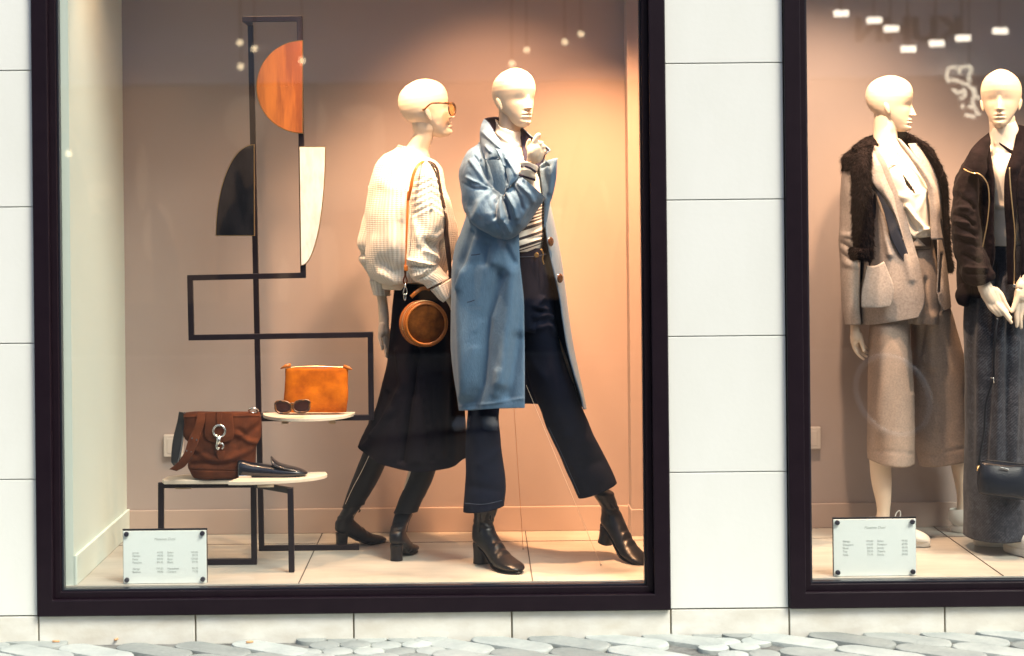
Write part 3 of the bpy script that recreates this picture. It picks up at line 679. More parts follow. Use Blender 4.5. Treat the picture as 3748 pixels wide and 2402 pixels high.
sheet(m, 'H', [[(310, 462, .345), (380, 465, .345)], [(300, 540, .325), (372, 545, .325)], [(262, 630, .318), (335, 655, .316)], [(238, 690, .310), (315, 715, .308)], [(205, 790, .30), (270, 815, .30)], [(150, 870, .30), (215, 895, .30)], [(88, 920, .305), (145, 935, .305)]], 8, 40, wob=[((30, 10, 20), .002, 5)])
obj('strap', m, MT['suedeb'], bg_, solid=.004)
m = M(); sheet(m, 'H', [[(165, 455, .42), (212, 465, .40)], [(150, 540, .41), (208, 540, .40)], [(120, 660, .38), (200, 660, .37)], [(104, 780, .35), (182, 780, .34)], [(104, 860, .33), (160, 860, .32)], [(125, 890, .31), (160, 885, .31)]], 8, 30)
obj('strap_back', m, MT['leather'], bg_, solid=.004)
for x, y in ((272, 669), (308, 682), (228, 770), (265, 782), (211, 466)): m = M(); disc(m, w('H', x, y, .303), .0032, -.002, .004, 10); obj('rivet', m, MT['chrome'], bg_, smooth=False)
m = M(); c = w('H', 765, 447, .375); k = px_m('H', .375)
tube(m, [(c[0] + 36 * k * math.cos(a), c[1] - .012 * math.sin(a), c[2] + 22 * k * math.sin(a)) for a in np.linspace(0, 2 * math.pi, 24, endpoint=False)], .0036, 8, closed=True)
obj('side_ring', m, MT['chrome'], bg_)

# orange clutch
YC = .47
ct = thing('clutch_bag', (w('c5', 1040, 955, YC)[0], YC, ZS), 'bright orange suede clutch standing on the round shelf behind sunglasses', 'clutch bag')
m = M(); rows = [(848, 682, 1236, 684, YC, .010), (846, 700, 1237, 700, YC, .016), (842, 820, 1235, 820, YC, .024), (839, 920, 1231, 920, YC, .027), (838, 955, 1229, 955, YC, .022)]
band(m, 'c5', rows, 80, 60, wob=[((9, 9, 9), .006, 1), ((26, 10, 26), .002, 2)], cap=3, p=3.4); cb = obj('body', m, MT['suedeo'], ct)
V = cb.data.vertices; zmin = min(v.co.z for v in V) + cb.parent.location.z
m = M(); tube(m, [w('c5', 850, 680, YC - .003), w('c5', 1010, 672, YC - .003), w('c5', 1235, 678, YC - .003)], .0035, 8, steps=12); obj('zip', m, MT['gold'], ct)
m = M(); tube(m, [w('c5', 815, 684, .46), w('c5', 850, 668, .46), w('c5', 880, 660, .465)], [.002, .007, .006], 8, flat=(1, .5)); obj('pull_tab', m, MT['tan'], ct)
m = M(); tube(m, [w('c5', 1210, 668, .465), w('c5', 1240, 680, .46), w('c5', 1264, 690, .455)], [.006, .007, .002], 8, flat=(1, .5)); obj('pull_tab', m, MT['tan'], ct)
# sunglasses on the shelf
def glasses(name, lensL, lensR, crop, Y, tilt, frame, lens, label, temples, bridge, front=None):
    t = thing(name, w(crop, lensL[0], lensL[1], Y), label, 'sunglasses')
    for (cx_, cy_, rx, ry, Yl) in (lensL, lensR):
        k = px_m(crop, Yl); c = w(crop, cx_, cy_, Yl); sgn = 1 if cx_ > bridge[0][0] else -1
        loop = []
        for a in np.linspace(0, 2 * math.pi, 30, endpoint=False):
            ca, sa = math.cos(a), math.sin(a); x = rx * (abs(ca) ** .8) * (1 if ca > 0 else -1); y = ry * (abs(sa) ** .85) * (1 if sa > 0 else -1)
            if sa > 0: x += sgn * rx * .16 * sa; y += max(0, sgn * ca) * ry * .22
            loop.append((c[0] + x * k, c[1] + tilt * y * k + abs(x) * .0 * k, c[2] + y * k))
        m = M(); tube(m, loop, .0032, 8, closed=True, flat=(1.2, 1)); fr = obj('frame', m, frame, t)
        m = M(); n = len(loop); cc = np.mean(loop, 0) + np.array((0, -.003, 0)); m.add([tuple(cc)] + [tuple(p) for p in loop], [(0, 1 + i, 1 + (i + 1) % n) for i in range(n)]); obj('lens', m, lens, fr)
    m = M(); tube(m, [w(crop, *b) for b in bridge], .0032, 8, steps=10); obj('bridge', m, frame, t)
    for tp in temples:
        m = M(); tube(m, [w(crop, *b) for b in tp], .0026, 8, steps=24, flat=(1.5, .8)); obj('temple', m, frame, t)
    return t
glasses('sunglasses', (833, 926, 50, 38, .345), (946, 920, 52, 38, .345), 'c5', .345, 0, MT['tort'], MT['lens'], 'tortoiseshell sunglasses with dark brown lenses lying on the round shelf',
        [[(785, 905, .35), (800, 915, .42), (830, 945, .46)], [(996, 898, .35), (985, 915, .42), (960, 945, .46)]], [(878, 905, .345), (890, 899, .343), (902, 904, .345)])
# patent loafer
YL = .33
lf = thing('loafer', (w('H', 900, 985, YL)[0], YL, ZT2), 'shiny navy patent loafer on the right table top, toe to the right', 'shoe')
m = M()
# sections across the foot: x, top y, bottom y, half width
sec = [(638, 858, 975, .012), (648, 846, 982, .024), (680, 845, 986, .030), (740, 860, 987, .033), (820, 872, 987, .034), (900, 880, 986, .038), (960, 888, 984, .042), (1030, 896, 980, .043), (1100, 905, 974, .040), (1150, 918, 968, .034), (1185, 934, 962, .022), (1200, 944, 954, .010)]
R_ = cr([(a, b, c, d) for a, b, c, d in sec], 60); G = []
for (a, b, c, d) in R_:
    A_, B_ = w('H', a, b, YL), w('H', a, c, YL); mid = (A_ + B_) / 2; h = (A_ - B_)[2] / 2; ring_ = []
    for q in np.linspace(0, 2 * math.pi, 28, endpoint=False):
        cq, sq = math.cos(q), math.sin(q); ww = d * (1 if sq < 0 else (1 - .18 * sq)); ring_.append((mid[0], YL + math.copysign(abs(cq) ** .8, cq) * ww, mid[2] + math.copysign(abs(sq) ** (.62 if sq < 0 else .8), sq) * h))
    G.append(ring_)
G = np.array(G); m.add(G, grid_faces(60, 28, True) + [tuple(range(28)), tuple(range(59 * 28, 60 * 28))[::-1]]); obj('upper', m, MT['patent'], lf)
m = M(); sec = [(906, 814, 832, .012), (914, 818, 870, .028), (935, 842, 900, .036), (975, 868, 912, .041), (1030, 886, 922, .0435), (1090, 899, 934, .041), (1145, 915, 948, .035), (1180, 930, 954, .024), (1198, 942, 952, .010)]
R_ = cr([(a, b, c, d) for a, b, c, d in sec], 44); G = []
for (a, b, c, d) in R_:
    A_, B_ = w('H', a, b, YL), w('H', a, c, YL); mid = (A_ + B_) / 2; h = (A_ - B_)[2] / 2
    G.append([(mid[0], YL + math.cos(q) * d, mid[2] + math.sin(q) * h) for q in np.linspace(0, 2 * math.pi, 28, endpoint=False)])
G = np.array(G); m.add(G, grid_faces(44, 28, True) + [tuple(range(28)), tuple(range(43 * 28, 44 * 28))[::-1]])
obj('vamp', m, MT['patent'], lf)
m = M(); c = w('H', 705, 984, YL); box(m, c[0] - .024, c[0] + .024, YL - .03, YL + .03, ZT2 + .0005, ZT2 + .009); obj('heel', m, MT['chrome'], lf, smooth=False, bevel=.002)
m = M(); 
for (a0, a1) in ((760, 1120),): 
    A_, B_ = w('H', a0, 985, YL), w('H', a1, 985, YL); box(m, A_[0], B_[0], YL - .034, YL + .036, ZT2 + .0003, ZT2 + .004)
obj('sole', m, MT['leather'], lf, smooth=False, bevel=.0015)

# ---------------------------------------------------------------- price boards
def text_mesh(s, size, loc, matn, parent, align='LEFT', shear=0, name='lettering'):
    cu = bpy.data.curves.new('t', 'FONT'); cu.body = s; cu.size = size; cu.align_x = align; cu.shear = shear; cu.extrude = .0002
    o = bpy.data.objects.new('t', cu); sc.collection.objects.link(o); dg = bpy.context.evaluated_depsgraph_get(); dg.update()
    me = bpy.data.meshes.new_from_object(o.evaluated_get(dg)); bpy.data.objects.remove(o)
    V = np.array([v.co[:] for v in me.vertices]); F = [tuple(p.vertices) for p in me.polygons]; bpy.data.meshes.remove(me)
    return np.stack([loc[0] + V[:, 0], loc[1] - V[:, 2], loc[2] + V[:, 1]], 1), F
def price_board(x0, x1, ytop, ybot, label, cols, Yb=.075):
    A_ = w('P', x0, ybot, Yb); B_ = w('P', x1, ytop, Yb); zl = FLOORZ + .001; zh = B_[2]; X0, X1 = A_[0], B_[0]
    t = thing('price_board', ((X0 + X1) / 2, Yb, FLOORZ), label, 'price sign')
    m = M(); box(m, X0, X1, Yb, Yb + .004, zl, zh); obj('white_board', m, MT['sign'], t, smooth=False, bevel=.001)
    m = M(); box(m, X0 - .002, X1 + .002, Yb + .007, Yb + .011, zl, zh + .003); box(m, X0 - .003, X1 + .003, Yb + .0045, Yb + .0125, zh + .0035, zh + .006); obj('backing', m, MT['gasket'], t, smooth=False)
    for a in (X0 + .013, X1 - .013):
        for b in (zl + .014, zh - .010):
            m = M(); disc(m, (a, Yb, b), .0085, -.011, -.0005, 20); obj('cap', m, MT['cap'], t, bevel=.002, auto=40)
    m = M(); W_ = X1 - X0; H_ = zh - zl
    V, F = text_mesh('Massimo Dutti', .0125, (X0 + W_ / 2, Yb - .0008, zh - .033), 'ink', t, 'CENTER', .25); m.add(V, F)
    for (i, row) in enumerate(cols):
        z = zh - H_ * row[0]
        for s, fx, al in ((row[1], .11, 'LEFT'), (row[2], .48, 'RIGHT'), (row[3], .53, 'LEFT'), (row[4], .90, 'RIGHT')):
            V, F = text_mesh(s, .0098, (X0 + W_ * fx, Yb - .0008, z), 'ink', t, al); m.add(V, F)
    obj('lettering', m, MT['ink'], t, smooth=False, fix=False)
ys1 = [.43, .49, .555, .615, .735, .795]
price_board(290, 484, 1244.5, 1378, 'white price board standing inside the left window, under the black table frame',
   list(zip(ys1, ['Jersey', 'Camisa', 'Falda', 'Pantalon', 'Abrigo', 'Botines'], ['69,95', '49,95', '59,95', '89,95', '199,00', '99,95'], ['Bolso', 'Gafas', 'Bota', 'Blusa', 'Mocasines', 'Cartera'], ['149,00', '59,95', '129,00', '59,95', '89,95', '79,95'])))
ys2 = [.40, .46, .52, .58, .64]
price_board(1957, 2149, 1217.5, 1358, 'white price board standing inside the right window, by the pink sneakers',
   list(zip(ys2, ['Abrigo', 'Chaqueta', 'Blusa', 'Top', 'Falda'], ['199,00', '149,00', '59,95', '29,95', '79,95'], ['Bolso', 'Pantalon', 'Jersey', 'Zapato', 'Estola'], ['99,95', '69,95', '49,95', '79,95', '59,95'])))
# ---------------------------------------------------------------- mannequin heads, hands, boots
def head_mesh(m, pos, yaw, pitch, roll, H, ears=True):
    """abstract mannequin head: face along local x, chin at z 0, crown at z 1"""
    nz_, nt = 150, 132
    zk = [0, .015, .05, .10, .16, .22, .30, .38, .46, .54, .62, .70, .78, .86, .93, .975, .995, 1.0]
    fk = [.20, .262, .300, .312, .305, .305, .305, .312, .312, .328, .345, .345, .328, .285, .20, .10, .03, -.05]
    bk = [.12, .06, -.02, -.08, -.12, -.17, -.30, -.395, -.445, -.475, -.487, -.48, -.455, -.40, -.31, -.20, -.12, -.05]
    wk = [.03, .068, .108, .143, .180, .213, .254, .286, .311, .328, .335, .330, .308, .262, .188, .110, .05, 0]
    t = np.linspace(0, math.pi, nz_); zs = (1 - np.cos(t)) / 2
    def sm(k): 
        v = np.interp(zs, zk, k); 
        for _ in range(3): v[1:-1] = .25 * v[:-2] + .5 * v[1:-1] + .25 * v[2:]
        return v
    xf, xb, wd = sm(fk), sm(bk), sm(wk)
    th = np.linspace(-math.pi, math.pi, nt, endpoint=False)
    th = th - .35 * np.sin(th)          # more columns on the face
    Z = np.repeat(zs[:, None], nt, 1); T_ = np.repeat(th[None], nz_, 0)
    xc = ((xf * .42 + xb * .58))[:, None]; a = np.where(np.cos(T_) > 0, xf[:, None] - xc, xc - xb[:, None])
    c, s = np.cos(T_), np.sin(T_)
    X = xc + a * c
    nar = 1 - .20 * np.clip(c, 0, 1) ** 1.5 * np.clip((.62 - Z) / .4, 0, 1)
    Y = wd[:, None] * s * nar
    face = (c > 0).astype(float)
    g = lambda v, w_: np.exp(-(v / w_) ** 2)
    sst = lambda a_, b_, v: np.clip((v - a_) / (b_ - a_), 0, 1) ** 2 * (3 - 2 * np.clip((v - a_) / (b_ - a_), 0, 1))
    up = np.clip((.53 - Z) / .235, 0, 1)
    X += face * .104 * up ** 1.2 * sst(.278, .300, Z) * np.exp(-np.abs(Y / (.024 + .027 * up)) ** 2.2)      # nose with a cut underside
    for sy in (-1, 1):
        X -= face * .011 * g(Y - sy * .135, .085) * g(Z - .455, .060)                 # shallow sockets
        X += face * .010 * g(Y - sy * .19, .08) * g(Z - .32, .09)
        X += face * .020 * g(Y - sy * .030, .022) * g(Z - .292, .018)                 # nostril wings
    lw = np.clip(1 - (Y / .100) ** 2, 0, 1)
    X += face * .034 * lw * g(Z - .214 - .010 * g(np.abs(Y) - .02, .02), .022) + face * .036 * lw ** .8 * g(Z - .162, .022)
    X -= face * .024 * np.clip(1 - (Y / .105) ** 2, 0, 1) * g(Z - .190, .0095)
    X -= face * .016 * g(Y, .018) * g(Z - .250, .018)
    X -= face * .022 * g(Y, .09) * g(Z - .122, .020); X += face * .026 * g(Y, .085) * g(Z - .065, .04)
    L = np.stack([X, Y, Z], -1); parts = [(L.reshape(-1, 3), grid_faces(nz_, nt, True))]
    if ears:
        for sy in (-1, 1):
            E = []; 
            for i in range(17):
                v = -1 + 2 * i / 16
                for j in range(20):
                    q = 2 * math.pi * j / 20; r = math.sqrt(max(0, 1 - v * v)) ; up_ = (v + 1) / 2
                    ex = -.075 - .030 * v + (.030 + .030 * up_) * r * math.cos(q)
                    E.append((ex, sy * (.288 + .024 * up_ + .026 * r * math.sin(q) * (1) - .25 * (ex + .045)), .40 + .105 * v))
            parts.append((np.array(E), grid_faces(17, 20, True)))
    R = Matrix.Rotation(yaw, 3, 'Z') @ Matrix.Rotation(-pitch, 3, 'Y') @ Matrix.Rotation(roll, 3, 'X')
    R = np.array(Matrix.Rotation(-math.pi / 2, 3, 'Z') @ R)
    for V, F in parts:
        V = (V - np.array((-.07, 0, .5))) * H; m.add(V @ R.T + np.array(pos), F)

def loft3(m, secs, n=20, steps=None, cap=3):
    """closed loft: sections (centre xyz, side vector, up vector, power)"""
    S = np.array([list(c) + list(a) + list(b) for c, a, b in secs]); S = cr(S, steps or len(secs) * 5)
    G = []
    for r in S:
        c, a, b = r[:3], r[3:6], r[6:9]; q = np.linspace(0, 2 * math.pi, n, endpoint=False); co, si = np.cos(q), np.sin(q)
        co = np.sign(co) * abs(co) ** .85; si = np.sign(si) * abs(si) ** .85
        G.append(c + co[:, None] * a + si[:, None] * b)
    G = np.array(G); F = grid_faces(len(G), n, True)
    if cap & 1: F.append(tuple(range(n)))
    if cap & 2: F.append(tuple(range((len(G) - 1) * n, len(G) * n))[::-1])
    m.add(G, F); return G
def place(V, pos, yaw, pitch=0, s=1, roll=0):
    R = np.array(Matrix.Rotation(yaw, 3, 'Z') @ Matrix.Rotation(-pitch, 3, 'Y') @ Matrix.Rotation(roll, 3, 'X'))
    return (np.asarray(V) * s) @ R.T + np.array(pos)
def boot(parent, heel, toe, top, s=None, tw=1.0):
    """heeled ankle boot set down from its heel to its toe; the shaft leans to meet the leg at top"""
    heel, toe, top = np.array(heel), np.array(toe), np.array(top); d = toe - heel; L_ = np.linalg.norm(d)
    yaw = math.atan2(d[1], d[0]); pitch = math.asin(d[2] / L_); s = s or L_ / .237
    pos = heel - place(np.array([(-.130, 0, 0)]), (0, 0, 0), yaw, pitch, s)[0]
    prof = [((-.160, .245), (-.078, .245), .040), ((-.158, .205), (-.080, .205), .037), ((-.155, .170), (-.084, .172), .0335), ((-.157, .138), (-.081, .146), .0325), ((-.162, .106), (-.066, .124), .0335), ((-.158, .078), (-.046, .104), .035),
            ((-.118, .062), (-.022, .085), .0345), ((-.078, .044), (.000, .067), .0345), ((-.038, .021), (.023, .053), .038), ((.0, .006), (.046, .044), .042), ((.032, .0045), (.066, .038), .0425), ((.062, .0045), (.085, .032), .039), ((.088, .006), (.099, .024), .029), ((.104, .010), (.107, .017), .013)]
    secs = [(((a[0] + b[0]) / 2, 0, (a[1] + b[1]) / 2), (0, w_ * (tw if a[1] > .15 else 1), 0), ((b[0] - a[0]) / 2, 0, (b[1] - a[1]) / 2)) for a, b, w_ in prof]
    tc = place(np.array([(-.119, 0, .245)]), pos, yaw, pitch, s)[0]; dl = top - tc
    def fin(V):
        V = np.asarray(V, float); t = np.clip((V[:, 2] - .105) / .14, 0, 1); t = t * t * (2.2 - 1.2 * t)
        return place(V, pos, yaw, pitch, s) + t[:, None] * dl
    m = M(); loft3(m, secs, 32, 100); V = m.v[0]
    for i in range(len(V)):
        x, y, z = V[i]
        V[i] = (x + .0025 * math.sin(z * 190 + y * 50) * math.exp(-((z - .150) / .03) ** 2), y, z + .0022 * math.sin(x * 230 + y * 40) * math.exp(-((x + .015) / .03) ** 2))
    m.v[0] = fin(V); o = obj('boot', m, MT['leather'], parent)
    m = M(); so = []
    for x, w_ in ((-.157, .014), (-.148, .024), (-.12, .028), (-.08, .026), (-.04, .031), (0, .039), (.03, .0415), (.06, .039), (.085, .030), (.102, .017), (.108, .006)):
        zz = float(np.interp(x, (-.16, -.118, -.078, -.038, 0, .03, .108), (.072, .060, .042, .019, .004, .003, .006))); so.append(((x, 0, zz), (0, w_, 0), (0, 0, .0035)))
    loft3(m, so, 14, 44); m.v[0] = fin(m.v[0]); obj('sole', m, MT['leather'], o)
    m = M(); hs = [((-.129, 0, .070), (0, .029, 0), (.030, 0, .004)), ((-.130, 0, .045), (0, .027, 0), (.027, 0, 0)), ((-.131, 0, .02), (0, .026, 0), (.026, 0, 0)), ((-.132, 0, .0005), (0, .027, 0), (.027, 0, 0))]
    loft3(m, hs, 18, 14); m.v[0] = fin(m.v[0]); obj('heel', m, MT['leather'], o, auto=50)
    m = M(); tube(m, [(-.100, -.037, .225), (-.098, -.034, .19), (-.096, -.035, .15), (-.094, -.036, .12)], .0018, 6, steps=10); m.v = [fin(v) for v in m.v]; obj('zip', m, MT['leather'], o)
    m = M(); tube(m, [(-.076, -.008, .206), (-.068, -.010, .196), (-.066, -.010, .180)], [.002, .004, .005], 6); m.v = [fin(v) for v in m.v]; obj('zip_tab', m, MT['leather'], o)
    return o
def sneaker(parent, pos, yaw, s=1, pitch=0, laces=True, tongue_up=0):
    m = M(); secs = []
    def S(cx, cz, ax, az, wy): secs.append(((cx, 0, cz), (0, wy, 0), (ax, 0, az)))
    S(-.098, .092, .044, .004, .034); S(-.098, .075, .050, .004, .037); S(-.090, .058, .056, .012, .038); S(-.068, .050, .045, .030, .039); S(-.03, .046, .022, .034, .040)
    S(.01, .040, .008, .031, .043); S(.05, .034, .0, .025, .045); S(.08, .030, .0, .020, .040); S(.10, .026, 0, .013, .030); S(.112, .022, 0, .006, .014)
    loft3(m, secs, 28, 70, cap=2); m.v[0] = place(m.v[0], pos, yaw, pitch, s); o = obj('sneaker', m, MT['canvas'], parent, solid=.002)
    m = M(); so = []
    for z in (0.0005, .008, .022, .027):
        pass
    outl = []
    for i in range(40):
        q = 2 * math.pi * i / 40; x = math.cos(q) * .128 - .012; y = math.sin(q) * (.047 if x > .0 else .040) * (1 - .12 * math.cos(q)); outl.append((x, y))
    V = [(x * k, y * k, z) for z, k in ((.0006, .97), (.006, 1.0), (.022, 1.0), (.026, .97)) for x, y in outl]
    m.add(place(np.array(V), pos, yaw, pitch, s), grid_faces(4, 40, True) + [tuple(range(40))[::-1], tuple(range(120, 160))]); obj('sole', m, MT['rubber'], o, auto=60)
    m = M()
    if laces:
        for i in range(5):
            x = -.028 + i * .019; z = .082 - i * .0085; P = [(x, -.022, z - .006), (x + .004, 0, z + .003), (x, .022, z - .006)]; tube(m, place(np.array(P), pos, yaw, pitch, s), .0022 * s, 6, steps=8)
        P = [(-.03, 0, .086), (-.03, .02, .112), (-.02, .03, .12), (-.015, .02, .10), (-.028, 0, .088)]; tube(m, place(np.array(P), pos, yaw, pitch, s), .0024 * s, 6, steps=16)
        obj('lace', m, MT['canvas'], o)
    return o

# ================================================================ mannequin in the blue coat
MB = thing('mannequin', w('D', 500, 2000, .36) * np.array((1, 1, 0)) + np.array((0, 0, FLOORZ)), 'tall bald mannequin in an open light blue wool coat, hand raised to the collar', 'mannequin', 'bald dressed mannequins')
body = M()
head_mesh(body, w('S', 1884, 361, .33), math.radians(33), math.radians(3), 0, .2215)
fl = M()
band(fl, 'D', [(560, -60, 830, -60, .375, .062), (566, 40, 835, 120, .37, .058), (572, 160, 822, 260, .36, .054), (572, 260, 806, 330, .352, .052), (560, 350, 800, 400, .35, .055), (520, 430, 830, 470, .35, .065), (380, 520, 960, 540, .35, .085), (330, 640, 1000, 660, .35, .1),
    (400, 900, 980, 900, .35, .1), (440, 1200, 960, 1200, .35, .09), (420, 1500, 980, 1500, .36, .1), (400, 1800, 1030, 1800, .37, .1)], 40, 90, cap=3)
for ch in ([(560, 1750, .36, 130), (400, 2500, .36, 105), (330, 2900, .36, 85), (350, 3450, .37, 70), (400, 4400, .34, 50)], [(850, 1750, .37, 130), (1100, 2500, .40, 100), (1300, 3000, .43, 80), (1500, 3700, .43, 60), (1650, 4250, .46, 45)],
           [(430, 620, .36, 90), (330, 900, .33, 80), (380, 1190, .28, 66), (600, 1120, .23, 60), (800, 930, .175, 56), (900, 760, .155, 50), (925, 690, .145, 50)],
           [(980, 640, .38, 80), (1010, 900, .42, 60), (1020, 1200, .44, 55), (1040, 1500, .44, 45)]): chain(fl, 'D', ch, 18, 40)
q = voxel(fl, .0045, 6); body.add(q.arr(), q.f)
hd_ = M()      # raised hand, back to the street, fingers closing on the collar
for ch in ([(912, 745, 0.148, 52), (930, 680, 0.140, 52), (950, 620, 0.130, 62), (965, 560, 0.122, 74), (985, 510, 0.120, 72)], [(1010, 620, 0.130, 52), (1030, 560, 0.126, 56), (1040, 510, 0.126, 48)], [(930, 520, 0.135, 44), (965, 480, 0.126, 48)],
           [(960, 480, 0.126, 36), (975, 430, 0.115, 32), (1000, 372, 0.112, 27), (1022, 352, 0.115, 24), (1030, 372, 0.135, 22)],        # index
           [(1015, 480, 0.122, 33), (1040, 445, 0.116, 29), (1052, 448, 0.145, 26), (1040, 470, 0.165, 24)],                         # middle
           [(1045, 510, 0.124, 31), (1068, 480, 0.120, 27), (1078, 492, 0.150, 25), (1062, 505, 0.170, 22)],                          # ring
           [(1060, 560, 0.130, 28), (1082, 535, 0.128, 24), (1090, 548, 0.155, 22), (1075, 560, 0.175, 20)],                        # little
           [(930, 560, 0.145, 34), (900, 500, 0.148, 28), (905, 445, 0.145, 24), (918, 412, 0.140, 19)]): chain(hd_, 'D', ch, 14, 26)
q = voxel(hd_, .0022, 5); body.add(q.arr(), q.f)
obj('body', body, MT['skin'], MB)

# striped turtleneck
STR = []
def zS(y, x=1985, Y=.27): v = w('S', x, y, Y); return v[2] - .33 * v[0] * 1.0
zz0 = lambda y: (w('S', 1985, y, .26)[2] - .30 * w('S', 1985, y, .26)[0])
for a_, b_ in ((894, 889), (884, 874), (854, 843.5), (823, 811), (804, 796.5), (792.5, 785.5), (780, 773), (768.5, 762), (757, 751), (745, 739), (734, 728), (722, 716), (711, 706)): STR.append((zz0(a_), zz0(b_)))
MT['striped'] = mat_bands('cream_navy_stripe_jersey', (.78, .74, .67), (.006, .006, .016), 'Z', STR, -.30)
m = M()
band(m, 'D', [(538, 175, 800, 300, .352, .066), (548, 240, 808, 330, .352, .068), (540, 330, 826, 420, .348, .066), (520, 430, 835, 480, .345, .068), (470, 520, 880, 560, .345, .082), (400, 620, 960, 640, .345, .105), (370, 750, 1010, 760, .345, .115), (380, 950, 1060, 940, .34, .125), (420, 1150, 1070, 1150, .335, .12), (450, 1350, 1075, 1330, .335, .112), (440, 1500, 1080, 1480, .335, .115), (450, 1570, 1070, 1560, .335, .115), (455, 1640, 1060, 1610, .335, .105), (460, 1680, 1050, 1650, .335, .095)],
     90, 130, dip=lambda v: .030 * max(0, 1 - v / .12), wob=[((9, 9, 22), .005, 4)], creases=[([(560, 330), (640, 400), (760, 470), (820, 460)], 26, .006), ([(600, 560), (780, 660), (850, 700)], 20, -.006), ([(940, 1440), (1060, 1380)], 12, -.004), ([(900, 1530), (1060, 1500)], 14, -.006)])
top_ = obj('turtleneck', m, MT['striped'], MB, solid=.002)
m = M(); band(m, 'D', [(845, 640, 1012, 700, 0.133, .030), (822, 650, 1022, 725, 0.137, .033), (818, 690, 1005, 765, 0.141, .033), (805, 730, 985, 800, 0.147, .034), (798, 765, 990, 830, 0.155, .036), (792, 800, 975, 870, 0.165, .037), (780, 880, 950, 930, 0.185, .036)], 44, 44,
     wob=[((30, 20, 50), .004, 2)], creases=[([(822, 700), (1000, 770)], 7, -.003), ([(800, 790), (985, 860)], 8, -.003), ([(860, 800), (930, 890)], 12, .004)])
cf = obj('cuff', m, MT['ivory'], top_, solid=.002)
m = M()
for pts in ([(868, 702, 0.101), (920, 722, 0.099), (990, 772, 0.109)], [(800, 802, 0.129), (860, 820, 0.123), (985, 862, 0.133)], [(820, 700, 0.111), (835, 712, 0.105)]):
    P = [w('D', *q) for q in pts]; tube(m, P, [.0035] * len(P), 8, steps=12, flat=(1.2, .8))
obj('cuff_stripe', m, MT['coatin'], cf)

# jeans
m = M(); cz = [([(1985, 1090), (1960, 1120), (2000, 1135)], 10, .012), ([(1960, 1160), (2005, 1150), (2020, 1165)], 9, .012), ([(1950, 1205), (2010, 1185), (2030, 1215)], 11, .013), ([(1975, 1140), (2015, 1145)], 7, -.008), ([(1985, 1185), (2020, 1180)], 7, -.008), ([(1990, 960), (2003, 1040)], 8, .004),
      ([(1760, 1700), (1840, 1640)], 16, .006), ([(1710, 1780), (1830, 1800)], 18, -.005), ([(2010, 1560), (2060, 1640), (2130, 1770)], 3, .0025), ([(2080, 1600), (2180, 1620)], 22, .005), ([(2100, 1720), (2200, 1690)], 20, -.005), ([(1925, 1300), (1990, 1380)], 16, .006)]
band(m, 'S', [(1838, 912, 1998, 906, .345, .095), (1836, 925, 2001, 920, .345, .097), (1834, 985, 2010, 985, .35, .105), (1826, 1070, 2021, 1065, .355, .11), (1818, 1120, 2026, 1115, .36, .11), (1850, 1210, 2010, 1210, .365, .10)], 80, 60, creases=cz, wob=[((10, 10, 10), .003, 1)], cap=2)
band(m, 'S', [(1822, 1080, 1930, 1080, .35, .09), (1800, 1180, 1935, 1180, .35, .098), (1755, 1300, 1900, 1300, .345, .092), (1722, 1420, 1845, 1420, .34, .085), (1712, 1520, 1824, 1520, .335, .078), (1706, 1620, 1834, 1620, .33, .075), (1702, 1720, 1845, 1720, .33, .078), (1699, 1800, 1849, 1790, .33, .082), (1696, 1872, 1844, 1850, .33, .084)], 64, 110, creases=cz, wob=[((8, 8, 8), .004, 2), ((20, 20, 14), .002, 5)])
band(m, 'S', [(1905, 1080, 2023, 1080, .36, .09), (1898, 1180, 2034, 1180, .365, .1), (1912, 1300, 2063, 1300, .38, .095), (1938, 1400, 2096, 1400, .39, .09), (1969, 1483, 2132, 1500, .40, .085), (2005, 1572, 2168, 1580, .415, .082), (2046, 1660, 2207, 1655, .43, .082), (2083, 1745, 2240, 1722, .44, .084), (2116, 1823, 2256, 1767, .45, .086)], 64, 110, creases=cz, wob=[((8, 8, 8), .004, 3), ((20, 20, 14), .002, 6)])
jn = obj('jeans', m, MT['jeans'], MB, solid=.002)
m = M(); tube(m, [w('S', x, y, .245) for x, y in ((1840, 934), (1900, 941), (1960, 938), (1999, 930))], .0011, 6, steps=12); obj('seam', m, MT['stitch'], jn)
m = M(); tube(m, [w('S', x, y, Y) for x, y, Y in ((2008, 1564, .335), (2050, 1650, .35), (2090, 1740, .358), (2121, 1810, .366))], .0009, 6, steps=16); obj('seam', m, MT['stitch'], jn); m = M()
tube(m, [w('S', x, y, Y) for x, y, Y in ((1700, 1842, .26), (1770, 1846, .245), (1838, 1832, .26))], .0009, 6, steps=12); obj('seam', m, MT['stitch'], jn)
m = M(); disc(m, w('S', 1964, 934, .247), .0085, -.004, .004, 20); obj('button', m, MT['brass'], jn, bevel=.001, auto=40)
m = M(); tube(m, [w('S', x, y, .25) for x, y in ((1981, 912), (1988, 930), (1985, 950), (1991, 968))], .0028, 6, steps=14); obj('fly_edge', m, MT['brass'], jn)

